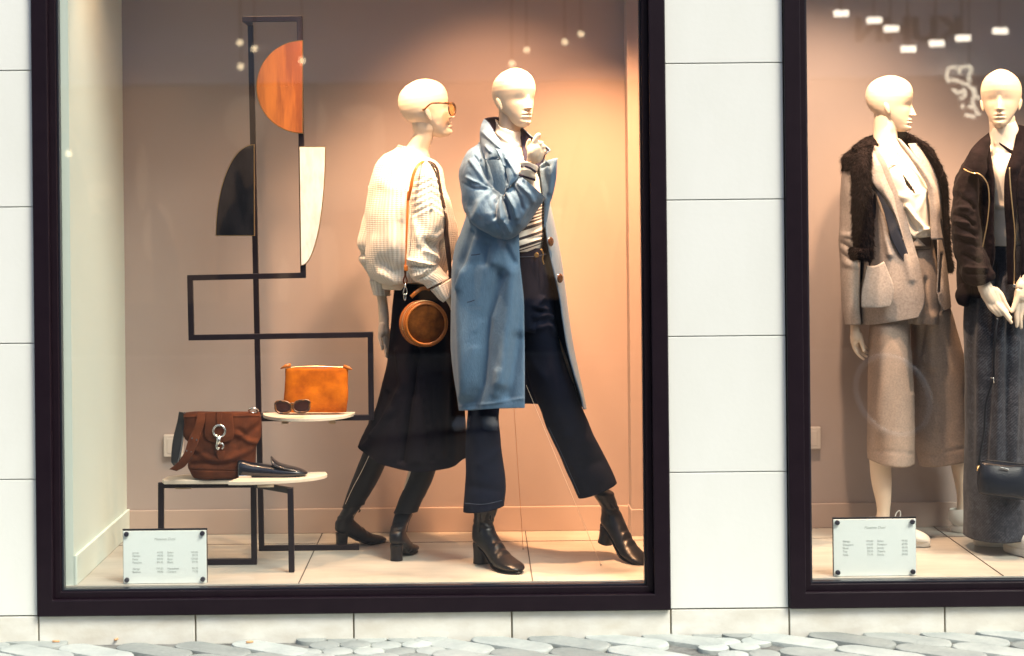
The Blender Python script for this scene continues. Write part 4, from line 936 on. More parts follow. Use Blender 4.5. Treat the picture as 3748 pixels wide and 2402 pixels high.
# coat shell
cs = [([(1830, 1010), (1800, 1080), (1775, 1160), (1768, 1300), (1752, 1400), (1722, 1480)], 26, -.032), ([(1700, 1000), (1690, 1120), (1700, 1300), (1705, 1440)], 26, .022), ([(1870, 1000), (1868, 1120), (1850, 1240), (1840, 1400)], 26, .026), ([(1900, 1240), (1880, 1340), (1860, 1450)], 20, -.018),
      ([(1745, 880), (1710, 1000), (1690, 1050)], 14, .016), ([(1780, 900), (1770, 960)], 14, -.018), ([(1725, 850), (1690, 960), (1672, 1050)], 12, -.016), ([(1835, 880), (1810, 960)], 14, .01), ([(1850, 900), (1880, 960)], 10, -.012),
      ([(1740, 1280), (1735, 1420)], 14, .008), ([(1820, 1360), (1815, 1440)], 14, .008), ([(1755, 1180), (1740, 1210)], 8, .004), ([(1907, 1000), (1915, 1460)], 5, .003), ([(1680, 1488), (1800, 1478), (1914, 1458)], 5, .003)]
m = M()
rows = [(1752, 520, 1950, 545, .36, .06), (1738, 560, 1985, 570, .36, .12), (1726, 620, 1995, 625, .36, .15), (1716, 700, 2002, 700, .36, .155), (1707, 780, 2018, 775, .36, .155), (1685, 850, 2032, 840, .36, .155), (1665, 905, 2044, 900, .36, .16), (1655, 980, 2058, 975, .36, .165), (1654, 1084, 2074, 1080, .36, .17), (1652, 1180, 2087, 1180, .36, .175),
        (1651, 1277, 2101, 1277, .36, .18), (1659, 1371, 2120, 1371, .36, .185), (1672, 1455, 2138, 1450, .36, .19), (1678, 1502, 2147, 1496, .36, .19)]
arc = [(1870, 1940), (1880, 1960), (1886, 1975), (1890, 1984), (1893, 1994), (1896, 1994), (1898, 2002), (1901, 2018), (1913, 2044), (1915, 2060), (1916, 2076), (1916, 2100), (1916, 2126), (1916, 2136)]
MT['coatd'] = MT['coat']
G = band(m, 'S', rows, 150, 190, arc=arc, creases=cs, wob=[((9, 9, 3.0), .0045, 3)], dip=lambda v: -.027 * max(0, (v - .7) / .3))
coat = obj('coat', m, MT['coat'], MB, solid=.004)
coat['label'] = 'long light blue wool coat worn open'
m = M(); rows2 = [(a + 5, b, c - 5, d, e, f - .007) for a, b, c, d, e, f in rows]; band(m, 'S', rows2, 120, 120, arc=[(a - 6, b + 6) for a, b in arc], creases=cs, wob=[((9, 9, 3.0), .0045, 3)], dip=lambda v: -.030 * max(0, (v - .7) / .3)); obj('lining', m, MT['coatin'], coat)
# sleeve
sc_ = [([(605, 1010), (480, 960), (300, 880), (220, 830)], 15, .012), ([(600, 985), (500, 900), (420, 780), (380, 640)], 15, -.014), ([(610, 1000), (430, 930), (330, 900)], 14, -.008), ([(590, 1040), (540, 1100), (525, 1200), (520, 1290)], 15, -.026), ([(640, 1050), (650, 1180), (690, 1300)], 13, -.022),
       ([(600, 1060), (590, 1180), (600, 1300)], 24, .018), ([(655, 960), (700, 1060), (750, 1180), (770, 1280)], 22, .015), ([(720, 930), (800, 1060), (840, 1180)], 20, -.012), ([(800, 900), (920, 1020), (960, 1100)], 24, .010), ([(470, 1000), (360, 1120), (300, 1280)], 34, .012), ([(430, 1080), (480, 1200)], 24, -.006),
       ([(250, 640), (330, 760), (420, 900)], 18, .010), ([(300, 590), (400, 720), (470, 850)], 12, -.010), ([(205, 1180), (300, 1330), (420, 1430)], 20, .010), ([(880, 1180), (800, 1350)], 26, .01), ([(370, 460), (420, 600)], 12, -.012), ([(160, 900), (300, 960), (430, 960)], 14, -.008), ([(640, 1340), (700, 1440)], 18, .010), ([(560, 1360), (620, 1480)], 16, -.008)]
sc_ = [(a_, b_ * 1.15, c_ * .72) for a_, b_, c_ in sc_]
rows = [(372, 440, 470, 640, .33, .060), (300, 480, 480, 670, .315, .080), (215, 555, 500, 720, .30, .092), (140, 715, 535, 830, .29, .100), (133, 900, 575, 920, .28, .100), (160, 1110, 600, 975, .265, .098), (225, 1290, 612, 1005, .245, .095), (390, 1440, 622, 1018, .225, .090), (560, 1522, 632, 1022, .215, .086), (720, 1525, 640, 1005, .205, .084), (860, 1405, 655, 970, .19, .082), (985, 1230, 695, 905, .178, .076), (1062, 1110, 762, 825, .168, .070), (1097, 1058, 792, 798, .163, .066)]
m = M(); band(m, 'D', rows, 110, 200, creases=sc_, wob=[((14, 14, 14), .006, 7), ((40, 40, 40), .0016, 3)]); sl = obj('sleeve', m, MT['coat'], coat, solid=.004)
m = M(); band(m, 'S', [(1965, 545, 2005, 600, .42, .05), (1972, 640, 2012, 650, .45, .06), (1962, 760, 2010, 760, .47, .06), (1965, 880, 2015, 880, .47, .055), (1975, 1000, 2020, 1000, .45, .05), (1985, 1060, 2025, 1060, .44, .045)], 40, 50, wob=[((14, 14, 14), .005, 9)], cap=1); obj('sleeve', m, MT['coat'], coat, solid=.004)
# collar
m = M(); sheet(m, 'D', [[(404, 170, .36), (375, 235, .33), (360, 330, .31), (355, 425, .31)], [(455, 215, .30), (418, 300, .275), (392, 420, .26), (380, 500, .265)], [(512, 312, .235), (470, 420, .215), (435, 520, .21), (412, 590, .22)], [(592, 425, .185), (545, 500, .175), (490, 585, .175), (430, 634, .19)], [(660, 520, .165), (640, 560, .16), (612, 600, .158), (560, 622, .162)]],
     40, 44, creases=[([(400, 330), (500, 420), (600, 520)], 22, .008), ([(430, 480), (480, 540)], 18, .006)], wob=[((20, 20, 20), .003, 5)])
obj('collar', m, MT['coat'], coat, solid=.005)
m = M(); sheet(m, 'D', [[(512, 314, .238), (520, 340, .255), (540, 420, .28)], [(455, 217, .303), (470, 270, .31), (500, 400, .32)], [(408, 172, .362), (430, 250, .37), (480, 380, .37)], [(470, 153, .41), (480, 240, .415), (520, 380, .40)], [(566, 150, .43), (566, 250, .43), (560, 380, .42)], [(700, 190, .43), (700, 280, .43), (680, 400, .42)], [(825, 268, .40), (800, 330, .40), (780, 420, .38)]], 12, 44)
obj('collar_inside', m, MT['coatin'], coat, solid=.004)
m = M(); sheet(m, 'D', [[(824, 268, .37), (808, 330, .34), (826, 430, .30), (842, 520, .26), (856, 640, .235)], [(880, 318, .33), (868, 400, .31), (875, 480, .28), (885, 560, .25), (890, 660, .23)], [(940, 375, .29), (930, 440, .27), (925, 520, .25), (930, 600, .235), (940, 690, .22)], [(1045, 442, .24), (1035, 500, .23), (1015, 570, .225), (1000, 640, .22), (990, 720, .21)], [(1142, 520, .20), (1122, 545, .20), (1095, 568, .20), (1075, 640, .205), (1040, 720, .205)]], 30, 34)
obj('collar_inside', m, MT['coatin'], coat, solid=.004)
m = M(); tube(m, [w('D', x, y, Y) for x, y, Y in ((826, 266, .366), (882, 314, .326), (942, 371, .286), (1046, 438, .236), (1144, 519, .196), (1124, 547, .195), (1097, 569, .195))], .0024, 6, steps=40); obj('collar_edge', m, MT['coat'], coat)
# lapels
m = M(); sheet(m, 'D', [[(540, 505, .158), (600, 520, .150), (668, 545, .150)], [(572, 600, .150), (650, 598, .138), (722, 638, .142)], [(632, 680, .142), (700, 700, .130), (768, 722, .138)], [(634, 790, .140), (710, 790, .122), (800, 792, .134)], [(640, 900, .135), (700, 880, .12), (775, 850, .128)], [(655, 970, .13), (680, 950, .122), (700, 930, .126)]],
    30, 44, creases=[([(560, 520), (600, 600), (640, 700)], 14, .010), ([(660, 620), (720, 720), (760, 800)], 14, .006), ([(640, 760), (660, 900)], 10, -.006)], wob=[((20, 20, 20), .003, 8)])
obj('lapel', m, MT['coat'], coat, solid=.005)
m = M(); sheet(m, 'D', [[(1032, 695, .20), (1085, 655, .185), (1130, 637, .175), (1232, 611, .16)], [(1040, 770, .195), (1090, 750, .18), (1140, 740, .17), (1228, 730, .16)], [(1052, 860, .19), (1095, 850, .18), (1140, 850, .17), (1220, 840, .165)], [(1066, 950, .185), (1105, 950, .175), (1145, 950, .17), (1200, 945, .17)], [(1082, 1060, .18), (1110, 1060, .175), (1140, 1060, .175), (1170, 1060, .18)], [(1086, 1180, .18), (1105, 1180, .178), (1125, 1170, .18), (1148, 1120, .185)], [(1083, 1290, .185), (1095, 1290, .185), (1110, 1280, .187), (1128, 1230, .19)], [(1080, 1400, .19), (1086, 1400, .19), (1095, 1390, .192), (1105, 1370, .195)]],
    30, 60, creases=[([(1060, 720), (1110, 690), (1135, 700)], 12, -.006), ([(1200, 640), (1170, 800), (1150, 1000)], 26, .006)], wob=[((16, 16, 16), .003, 12)])
obj('lapel', m, MT['coat'], coat, solid=.005)
for x, y in ((2016, 885), (2050, 1019)):
    m = M(); c = w('S', x, y, .252); V = []
    for r, dy in ((.001, -.006), (.010, -.0075), (.0145, -.0055), (.0155, -.001), (.013, .003)):
        for i in range(24): V.append((c[0] + r * .72 * math.cos(2 * math.pi * i / 24), c[1] + dy + r * .55 * math.cos(2 * math.pi * i / 24), c[2] + r * 1.12 * math.sin(2 * math.pi * i / 24)))
    m.add(V, grid_faces(5, 24, True) + [tuple(range(24)), tuple(range(96, 120))[::-1]]); obj('button', m, MT['horn'], coat)
for (x0, y0, x1, y1, Y) in ((1710, 1107, 1737, 1099, .207), (1859, 982, 1886, 983, .196), (1724, 934, 1758, 930, .21)):
    m = M(); tube(m, [w('S', x0, y0, Y), w('S', (x0 + x1) / 2, (y0 + y1) / 2 + 1, Y - .003), w('S', x1, y1, Y)], .0016, 6); obj('buttonhole', m, MT['coatin'], coat)
boot(MB, floor_pt(1762, 2062), floor_pt(1903, 2103), w('S', 1780, 1850, .335))
boot(MB, w('S', 2216, 1989, .50), floor_pt(2328, 2060), w('S', 2206, 1800, .455), s=1.0)
# nylon threads that steady the stance
for i, (a, b) in enumerate((((1880, 1470, .45), (1915, 2010, .62)), ((1926, 1410, .34), (2200, 2068, .30)))):
    t = thing('support_thread', w('S', *b), ('thin dark nylon thread running down between the blue coat mannequin and the back wall', 'thin pale nylon thread slanting from the blue coat hem down to the floor')[i], 'thread')
    m = M(); p1 = w('S', *b); p1[2] = FLOORZ + .002; tube(m, [w('S', *a), p1], .0007, 6); obj('thread', m, (MT['tan'], MT['nylon'])[i], t)
    m = M(); disc(m, p1, .004, 0, .004, 12, 'z'); obj('anchor', m, MT['chrome'], t)
# ================================================================ mannequin in the cream sweater, seen from behind
MS = thing('mannequin', (w('S', 1500, 2000, .62)[0], .62, FLOORZ), 'bald mannequin seen from behind in a cream knit sweater and long black skirt', 'mannequin', 'bald dressed mannequins')
body = M()
head_mesh(body, w('A', 843, 372, .58), math.radians(101), math.radians(9), 0, .231)
fl = M()
band(fl, 'A', [(690, 480, 1010, 500, .58, .055), (712, 600, 985, 600, .585, .052), (722, 640, 955, 650, .59, .050), (690, 720, 925, 740, .595, .050), (640, 785, 890, 830, .60, .052), (540, 850, 900, 880, .605, .065), (420, 960, 920, 980, .61, .09), (330, 1150, 960, 1150, .62, .1), (330, 1500, 1000, 1500, .62, .1), (350, 2000, 960, 2000, .62, .1), (360, 2400, 1000, 2400, .62, .1)], 40, 90, cap=3)
for ch in ([(400, 1010, .62, 90), (290, 1400, .64, 80), (270, 1900, .66, 70), (330, 2300, .66, 62), (362, 2480, .66, 58), (385, 2650, .66, 56), (395, 2790, .66, 54)],
           [(900, 1080, .55, 80), (930, 1500, .52, 75), (800, 1950, .48, 66), (930, 2260, .44, 60), (1080, 2440, .42, 55), (1160, 2560, .42, 52), (1200, 2640, .42, 60)]): chain(fl, 'A', ch, 18, 40)
for ch in ([(620, 2400, .62, 120), (610, 3200, .62, 100), (400, 3950, .66, 75), (180, 4500, .70, 50)], [(850, 2400, .60, 120), (930, 3200, .58, 95), (850, 4000, .57, 70), (640, 4700, .55, 48)]): chain(fl, 'A', ch, 18, 40)
q = voxel(fl, .0045, 6); body.add(q.arr(), q.f)
hd_ = M()
for ch in ([(438, -60, .66, 30), (442, 20, .66, 33), (452, 90, .66, 40), (458, 140, .66, 42)], [(440, 90, .65, 30), (432, 150, .645, 30)], [(424, 130, .648, 20), (418, 185, .64, 16), (428, 235, .635, 14), (438, 285, .635, 11)],
           [(445, 160, .655, 19), (452, 230, .65, 16), (462, 280, .645, 14), (468, 318, .64, 11)], [(462, 160, .66, 19), (470, 240, .66, 16), (474, 300, .655, 14), (474, 345, .65, 11)], [(478, 150, .67, 18), (484, 230, .67, 15), (482, 290, .665, 13), (476, 335, .66, 10)], [(488, 130, .68, 17), (496, 200, .68, 14), (494, 250, .675, 11)]): chain(hd_, 'C', ch, 14, 24)
q = voxel(hd_, .0022, 4); body.add(q.arr(), q.f)
hd_ = M()
for ch in ([(1150, 1190, .42, 36), (1180, 1240, .41, 40), (1210, 1290, .41, 42)], [(1200, 1280, .41, 20), (1215, 1350, .405, 16), (1222, 1400, .40, 13)], [(1215, 1290, .42, 20), (1236, 1360, .415, 16), (1244, 1410, .41, 13)], [(1225, 1280, .43, 20), (1252, 1350, .425, 15), (1262, 1395, .42, 12)], [(1228, 1270, .44, 18), (1262, 1330, .44, 14), (1270, 1370, .435, 11)], [(1180, 1260, .40, 18), (1190, 1330, .385, 15), (1198, 1360, .38, 12)]): chain(hd_, 'B', ch, 14, 24)
q = voxel(hd_, .0022, 4); body.add(q.arr(), q.f)
obj('body', body, MT['skin'], MS)
# skirt
m = M()
sk = [([(720, 290), (700, 450), (670, 640), (630, 900), (590, 1180)], 20, -.034), ([(735, 300), (760, 600), (800, 900), (830, 1185)], 8, -.016), ([(735, 420), (740, 800), (750, 1180)], 30, .012), ([(560, 300), (600, 560), (540, 760), (400, 940), (300, 1060)], 26, .014), ([(560, 640), (480, 800), (360, 980)], 18, .008), ([(470, 640), (400, 860), (280, 1010)], 30, -.012), ([(700, 700), (700, 1000), (700, 1190)], 40, .012), ([(900, 500), (900, 1150)], 40, .010), ([(850, 600), (860, 1180)], 14, -.006), ([(1000, 600), (980, 1150)], 26, -.010), ([(500, 800), (480, 1150)], 40, .006), ([(600, 700), (560, 1180)], 20, .006)]
rows = [(540, -250, 980, -250, .60, .10), (520, -60, 1040, -60, .60, .13), (505, 120, 1060, 130, .60, .14), (478, 370, 1075, 380, .60, .16), (437, 540, 1085, 550, .60, .175), (378, 770, 1100, 790, .60, .19), (300, 930, 1110, 960, .60, .20), (268, 992, 1116, 1060, .60, .205), (248, 1042, 1122, 1130, .60, .208)]
band(m, 'C', rows, 120, 130, creases=sk, wob=[((10, 10, 3), .006, 2)], flute=(9, .03, 2.0, .6), dip=lambda v: .055 * max(0, (v - .5) / .5) ** 1.5)
obj('skirt', m, MT['skirt'], MS, solid=.003)
# long black leggings
m = M()
band(m, 'C', [(330, 850, 560, 900, .66, .07), (296, 1060, 500, 1120, .67, .066), (262, 1160, 468, 1200, .68, .062), (205, 1310, 408, 1340, .69, .056), (160, 1430, 350, 1440, .70, .05), (128, 1530, 305, 1500, .71, .044), (116, 1560, 295, 1530, .71, .042)], 44, 60, wob=[((16, 16, 16), .003, 1)])
tl_ = obj('legging', m, MT['tights'], MS, solid=.0015)
m = M(); tube(m, [w('C', x, y, Y) for x, y, Y in ((345, 1112, .612), (270, 1270, .635), (200, 1400, .655), (140, 1530, .68))], .0011, 6, steps=20); obj('seam', m, MT['nylon'], tl_)
m = M()
band(m, 'C', [(720, 900, 930, 900, .58, .07), (690, 1100, 915, 1100, .575, .066), (676, 1200, 902, 1180, .57, .062), (640, 1330, 845, 1330, .56, .056), (590, 1450, 790, 1450, .55, .05), (555, 1535, 762, 1500, .545, .046), (528, 1600, 725, 1590, .54, .042)], 44, 60, wob=[((16, 16, 16), .003, 3)])
obj('legging', m, MT['tights'], MS, solid=.0015)
boot(MS, floor_pt(1252, 2004), floor_pt(1384, 1987), w('S', 1294, 1846, .715), s=.82)
boot(MS, floor_pt(1452, 2051), floor_pt(1507, 2018), w('S', 1480, 1870, .555), s=.84)
# sweater
m = M()
rr = [((1462, 531), (1566, 563)), ((1450, 540), (1570, 578)), ((1425, 556), (1590, 590)), ((1402, 569), (1600, 600)), ((1379, 596), (1612, 615)), ((1366, 628), (1620, 640)), ((1356, 663), (1630, 690)), ((1345, 712), (1650, 735)), ((1335, 780), (1664, 790)), ((1334, 850), (1676, 850)), ((1336, 920), (1668, 915)), ((1345, 975), (1650, 960)), ((1362, 1012), (1630, 1000)), ((1390, 1033), (1600, 1025)), ((1425, 1040), (1560, 1032)), ((1450, 1030), (1540, 1020))]
tt = [.055, .062, .085, .10, .12, .13, .145, .155, .165, .17, .175, .17, .16, .145, .125, .10]
rows = [(a[0], a[1], b[0], b[1], .61, t) for (a, b), t in zip(rr, tt)]
sw = [([(1480, 550), (1530, 572)], 8, .004), ([(1440, 700), (1430, 800), (1440, 900)], 30, .010), ([(1385, 700), (1370, 850)], 22, -.006), ([(1400, 965), (1440, 1000), (1480, 985)], 22, -.016), ([(1395, 1000), (1450, 1030), (1480, 1028)], 12, .010), ([(1470, 800), (1480, 740), (1500, 700)], 12, .006), ([(1450, 620), (1470, 760)], 30, .006)]
band(m, 'S', rows, 130, 130, creases=sw, wob=[((11, 11, 7), .007, 3), ((30, 30, 20), .002, 6)])
swt = obj('sweater', m, MT['knit'], MS, solid=.005)
m = M(); band(m, 'A', [(556, 772, 884, 880, .605, .054), (560, 800, 880, 905, .605, .058), (548, 830, 890, 935, .605, .062)], 60, 12); obj('neckband', m, MT['knit'], swt, solid=.006)
m = M()
rs = [((800, -350), (925, -335)), ((758, -300), (965, -285)), ((718, -200), (1005, -190)), ((692, -60), (1034, -60)), ((674, 60), (1066, 80)), ((672, 200), (1098, 240)), ((672, 350), (1102, 360)), ((664, 480), (1068, 490)), ((650, 600), (1000, 585)), ((634, 715), (1008, 700)), ((632, 770), (1016, 770)), ((644, 860), (1000, 815)), ((668, 930), (1010, 845)), ((740, 1015), (1050, 895)), ((842, 1050), (1100, 945)), ((885, 1090), (1120, 975))]
ts = [.05, .07, .085, .09, .095, .10, .10, .095, .085, .088, .088, .08, .075, .07, .062, .055]
rows = [(a[0], a[1], b[0], b[1], .50 - .005 * i, t) for i, ((a, b), t) in enumerate(zip(rs, ts))]
sl2 = [([(905, -180), (910, -60), (915, 60), (920, 200)], 12, .012)]
for i in range(6):
    y0 = -190 + i * 72
    sl2 += [([(700, y0 + 95), (800, y0 + 50), (905, y0)], 12, -.0020), ([(920, y0), (990, y0 + 35), (1070, y0 + 100)], 12, -.0020), ([(710, y0 + 125), (810, y0 + 85), (905, y0 + 36)], 16, .0022), ([(925, y0 + 36), (1000, y0 + 75), (1080, y0 + 135)], 16, .0022)]
sl2 += [([(720, 300), (760, 450), (780, 600)], 30, .008), ([(880, 560), (930, 600), (960, 640)], 30, -.022), ([(850, 680), (930, 720), (1000, 760)], 26, .012), ([(660, 770), (800, 800), (960, 830)], 16, .010), ([(680, 850), (800, 860), (900, 860)], 16, -.014), ([(700, 960), (820, 930), (880, 870)], 20, .010), ([(760, 1000), (860, 960), (960, 880)], 14, -.010), ([(980, 520), (1060, 450)], 24, .010), ([(640, 740), (640, 800)], 14, .01)]
band(m, 'B', rows, 110, 190, creases=sl2, wob=[((14, 14, 14), .006, 5), ((34, 34, 34), .002, 8)])
s_ = obj('sleeve', m, MT['knit'], swt, solid=.005)
m = M(); band(m, 'B', [(905, 1112, 1146, 985, .425, .055), (950, 1160, 1150, 1050, .422, .054), (1000, 1215, 1152, 1110, .420, .053), (1052, 1254, 1153, 1168, .418, .050)], 50, 20); obj('cuff', m, MT['knit'], s_, solid=.006)
m = M()
rows = [(215, -60, 420, -60, .63, .07), (180, 200, 400, 200, .64, .08), (100, 480, 380, 480, .655, .085), (84, 600, 370, 600, .66, .085), (122, 700, 380, 700, .66, .08), (102, 765, 390, 770, .66, .078), (150, 850, 400, 860, .66, .07), (215, 960, 430, 940, .66, .062), (232, 1010, 445, 1000, .66, .056)]
band(m, 'B', rows, 70, 90, creases=[([(110, 700), (220, 720)], 18, -.014), ([(130, 830), (240, 850)], 14, -.010)], wob=[((16, 16, 16), .005, 9)]); s2_ = obj('sleeve', m, MT['knit'], swt, solid=.005)
m = M(); band(m, 'B', [(238, 1000, 448, 985, .66, .052), (262, 1090, 445, 1085, .66, .048), (284, 1165, 442, 1180, .66, .046)], 50, 20); obj('cuff', m, MT['knit'], s2_, solid=.006)
# sunglasses worn by this mannequin
YW = .50
t = thing('sunglasses', w('A', 1140, 360, .6), 'tortoiseshell cat-eye sunglasses with amber lenses worn on a bald head', 'sunglasses')
def lensring(cx_, cy_, rx, ry, Y0, Y1):
    L = []
    for a in np.linspace(0, 2 * math.pi, 30, endpoint=False):
        x = math.cos(a); y = math.sin(a); px = cx_ + rx * (x * abs(x) ** -.1 if abs(x) > 1e-3 else 0) + (-y) * 6; py = cy_ - ry * math.copysign(abs(y) ** .85, y)
        L.append(w('A', px, py, (Y0 + Y1) / 2 + (Y1 - Y0) / 2 * x))
    return L
for (cx_, cy_, rx, ry, Y0, Y1) in ((1150, 372, 34, 72, .515, .575), (1162, 366, 30, 68, .585, .64)):
    L = lensring(cx_, cy_, rx, ry, Y0, Y1); m = M(); tube(m, L, .0028, 8, closed=True); f_ = obj('frame', m, MT['tort'], t)
    m = M(); c = np.mean(L, 0); m.add([tuple(c + np.array((.002, 0, 0)))] + [tuple(p) for p in L], [(0, 1 + i, 1 + (i + 1) % 30) for i in range(30)]); obj('lens', m, MT['lensamber'], f_)
m = M(); tube(m, [w('A', *q) for q in ((1124, 306, .512), (1060, 300, .497), (985, 300, .496), (920, 306, .495), (880, 335, .496), (850, 365, .498), (820, 382, .50))], [.0034, .003, .0026, .0026, .0026, .003, .0034], 8, steps=30, flat=(1.3, .8)); obj('temple', m, MT['tort'], t)
m = M(); tube(m, [w('A', *q) for q in ((1160, 306, .64), (1100, 312, .665), (960, 330, .665))], .0026, 8, steps=12); obj('temple', m, MT['tort'], t)
m = M(); tube(m, [w('A', *q) for q in ((1148, 350, .575), (1160, 340, .58), (1164, 346, .59))], .0026, 8); obj('bridge', m, MT['tort'], t)

# round shoulder bag
YR = .40
rb = thing('shoulder_bag', w('S', 1550, 1186, YR), 'round cognac suede bag with leather rim hanging by a long strap from the sweater shoulder', 'handbag')
k = px_m('S', YR); c = w('S', 1559, 1186, YR); ry = math.radians(17)
def dr(x, y, z):       # disc frame: x across the face, y out of the face, z up
    return (c[0] + x * math.cos(ry) + y * math.sin(ry), c[1] + x * math.sin(ry) * 1.0 - y * math.cos(ry), c[2] + z)
def lathe(prof, n=64, cap=3):
    V = [dr(r * math.cos(2 * math.pi * i / n), y, r * math.sin(2 * math.pi * i / n)) for r, y in prof for i in range(n)]
    F = grid_faces(len(prof), n, True)
    if cap & 1: F.append(tuple(range(n)))
    if cap & 2: F.append(tuple(range((len(prof) - 1) * n, len(prof) * n))[::-1])
    return V, F
R0 = 83 * k
m = M(); m.add(*lathe([(R0 * .5, -.062), (R0 * .98, -.062), (R0, -.058), (R0, -.004), (R0 * .985, 0)])); obj('rim', m, MT['tan'], rb, auto=50)
m = M(); m.add(*lathe([(R0 * .3, .004), (R0 * .84, .003), (R0 * .86, -.004)], cap=1)); obj('front', m, MT['suede'], rb)
for (a, b, r_) in ((R0 * .90, .003, .0052), (R0 * .985, -.002, .003), (R0 * 1.005, -.03, .0025), (R0 * 1.0, -.06, .003)):
    m = M(); tube(m, [dr(a * math.cos(q), b, a * math.sin(q)) for q in np.linspace(0, 2 * math.pi, 72, endpoint=False)], r_, 8, closed=True); obj('piping', m, MT['tan'], rb)
m = M(); tube(m, [dr(1.012 * R0 * math.cos(q), -.021, 1.012 * R0 * math.sin(q)) for q in np.linspace(.3, 3.4, 50)], .0022, 6); obj('zip', m, MT['gold'], rb)
m = M(); tube(m, [w('B', x, y, Y) for x, y, Y in ((690, 1195, .40), (740, 1150, .40), (800, 1105, .41), (860, 1095, .42), (900, 1110, .43))], .006, 8, steps=24, flat=(1.2, .5)); obj('top_handle', m, MT['tan'], rb)
m = M(); sheet(m, 'B', [[(648, 0, .415), (672, 0, .415)], [(640, 120, .41), (668, 120, .41)], [(634, 330, .40), (662, 330, .40)], [(628, 560, .398), (648, 560, .398)], [(626, 760, .398), (640, 760, .398)], [(612, 860, .396), (640, 860, .396)]], 5, 40)
sheet(m, 'A', [[(850, 950, .45), (850, 966, .44)], [(800, 960, .43), (815, 978, .425)], [(745, 1008, .41), (770, 1022, .405)], [(700, 1110, .40), (728, 1120, .395)], [(672, 1240, .395), (706, 1245, .39)], [(646, 1400, .40), (674, 1400, .40)]], 5, 30)
st_ = obj('strap', m, MT['tan'], rb, solid=.003)
m = M(); sheet(m, 'A', [[(848, 948, .455), (850, 966, .445)], [(902, 952, .45), (895, 972, .44)], [(964, 985, .45), (945, 1002, .43)], [(1003, 1058, .45), (984, 1062, .43)], [(1024, 1180, .45), (1006, 1190, .42)], [(1052, 1330, .44), (1028, 1330, .42)], [(1084, 1480, .44), (1060, 1480, .41)]], 5, 40)
sheet(m, 'B', [[(1075, 180, .45), (1055, 180, .42)], [(1110, 330, .44), (1085, 330, .41)], [(1115, 480, .44), (1070, 480, .42)], [(1140, 700, .43), (1090, 700, .42)], [(1150, 900, .43), (1115, 900, .42)], [(1152, 1200, .43), (1130, 1200, .42)]], 5, 40)
o = obj('strap_back', m, MT['strapblk'], rb, solid=.003)
m = M(); box(m, *[v for v in (w('B', 602, 0, .39)[0], w('B', 648, 0, .39)[0])], .386, .400, w('B', 625, 900, .39)[2], w('B', 625, 840, .39)[2]); obj('keeper', m, MT['tan'], st_, smooth=False, bevel=.002)
m = M(); tube(m, [w('B', x, y, .393) for x, y in ((618, 890), (622, 950), (606, 1000), (608, 1030), (628, 1045), (646, 1025), (642, 990), (630, 950), (634, 890))], .0028, 8, steps=40); obj('strap_loop', m, MT['suedeb'], rb)
m = M(); tube(m, [w('B', x, y, .392) for x, y in ((622, 1080), (606, 1140), (612, 1165), (640, 1165), (648, 1140), (632, 1080))], .002, 8, closed=True, steps=5); tube(m, [w('B', 626, 1045, .392), w('B', 628, 1085, .392)], .0035, 8)
tube(m, [w('B', x, y, .390) for x, y in ((618, 1155), (612, 1200), (622, 1228), (634, 1200), (634, 1155))], .0022, 8, steps=20); obj('snap_hook', m, MT['chrome'], rb)
# ================================================================ mannequin in the grey blazer
MG = thing('mannequin', (w('E', 500, 3000, .75)[0], .75, FLOORZ), 'bald mannequin in profile with a grey blazer, dark fur over the shoulders and taupe culottes', 'mannequin', 'bald dressed mannequins')
body = M()
head_mesh(body, w('E', 470, 285, .74), math.radians(73), math.radians(-2), 0, .219)
fl = M()
band(fl, 'E', [(350, 330, 560, 330, .75, .055), (350, 450, 545, 440, .745, .052), (346, 540, 536, 520, .74, .050), (340, 600, 545, 590, .735, .052), (315, 650, 590, 640, .73, .06), (290, 700, 640, 690, .73, .075), (290, 760, 700, 750, .73, .09), (330, 900, 760, 900, .725, .108), (400, 1100, 790, 1100, .725, .105), (520, 1350, 800, 1350, .73, .08), (500, 1700, 880, 1700, .74, .1), (480, 1900, 900, 1900, .74, .1)], 44, 110, cap=3,
     creases=[([(450, 500), (480, 600), (520, 680)], 14, .003), ([(500, 520), (510, 620), (540, 690)], 16, -.004), ([(380, 620), (400, 680)], 12, -.005), ([(540, 590), (560, 670)], 8, .006), ([(400, 700), (500, 720)], 14, .003)])
for ch in ([(240, 740, .75, 70), (150, 950, .75, 62), (150, 1400, .76, 52), (165, 1800, .75, 42), (190, 2060, .73, 33), (200, 2130, .72, 38)],
           [(760, 700, .75, 70), (860, 900, .78, 50), (880, 1200, .80, 45)],
           [(560, 1850, .74, 100), (480, 2500, .72, 90), (402, 2950, .70, 90), (402, 3200, .70, 86), (412, 3340, .70, 80), (425, 3480, .70, 62), (425, 3570, .70, 52), (420, 3640, .70, 58), (420, 3690, .69, 60)],
           [(780, 1850, .78, 100), (920, 2500, .85, 90), (1020, 3000, .92, 78), (1045, 3200, .93, 74), (1062, 3340, .93, 62), (1066, 3440, .93, 50), (1062, 3560, .93, 46), (1070, 3640, .92, 50)]): chain(fl, 'E', ch, 20, 44)
q = voxel(fl, .004, 5); body.add(q.arr(), q.f)
hd_ = M()
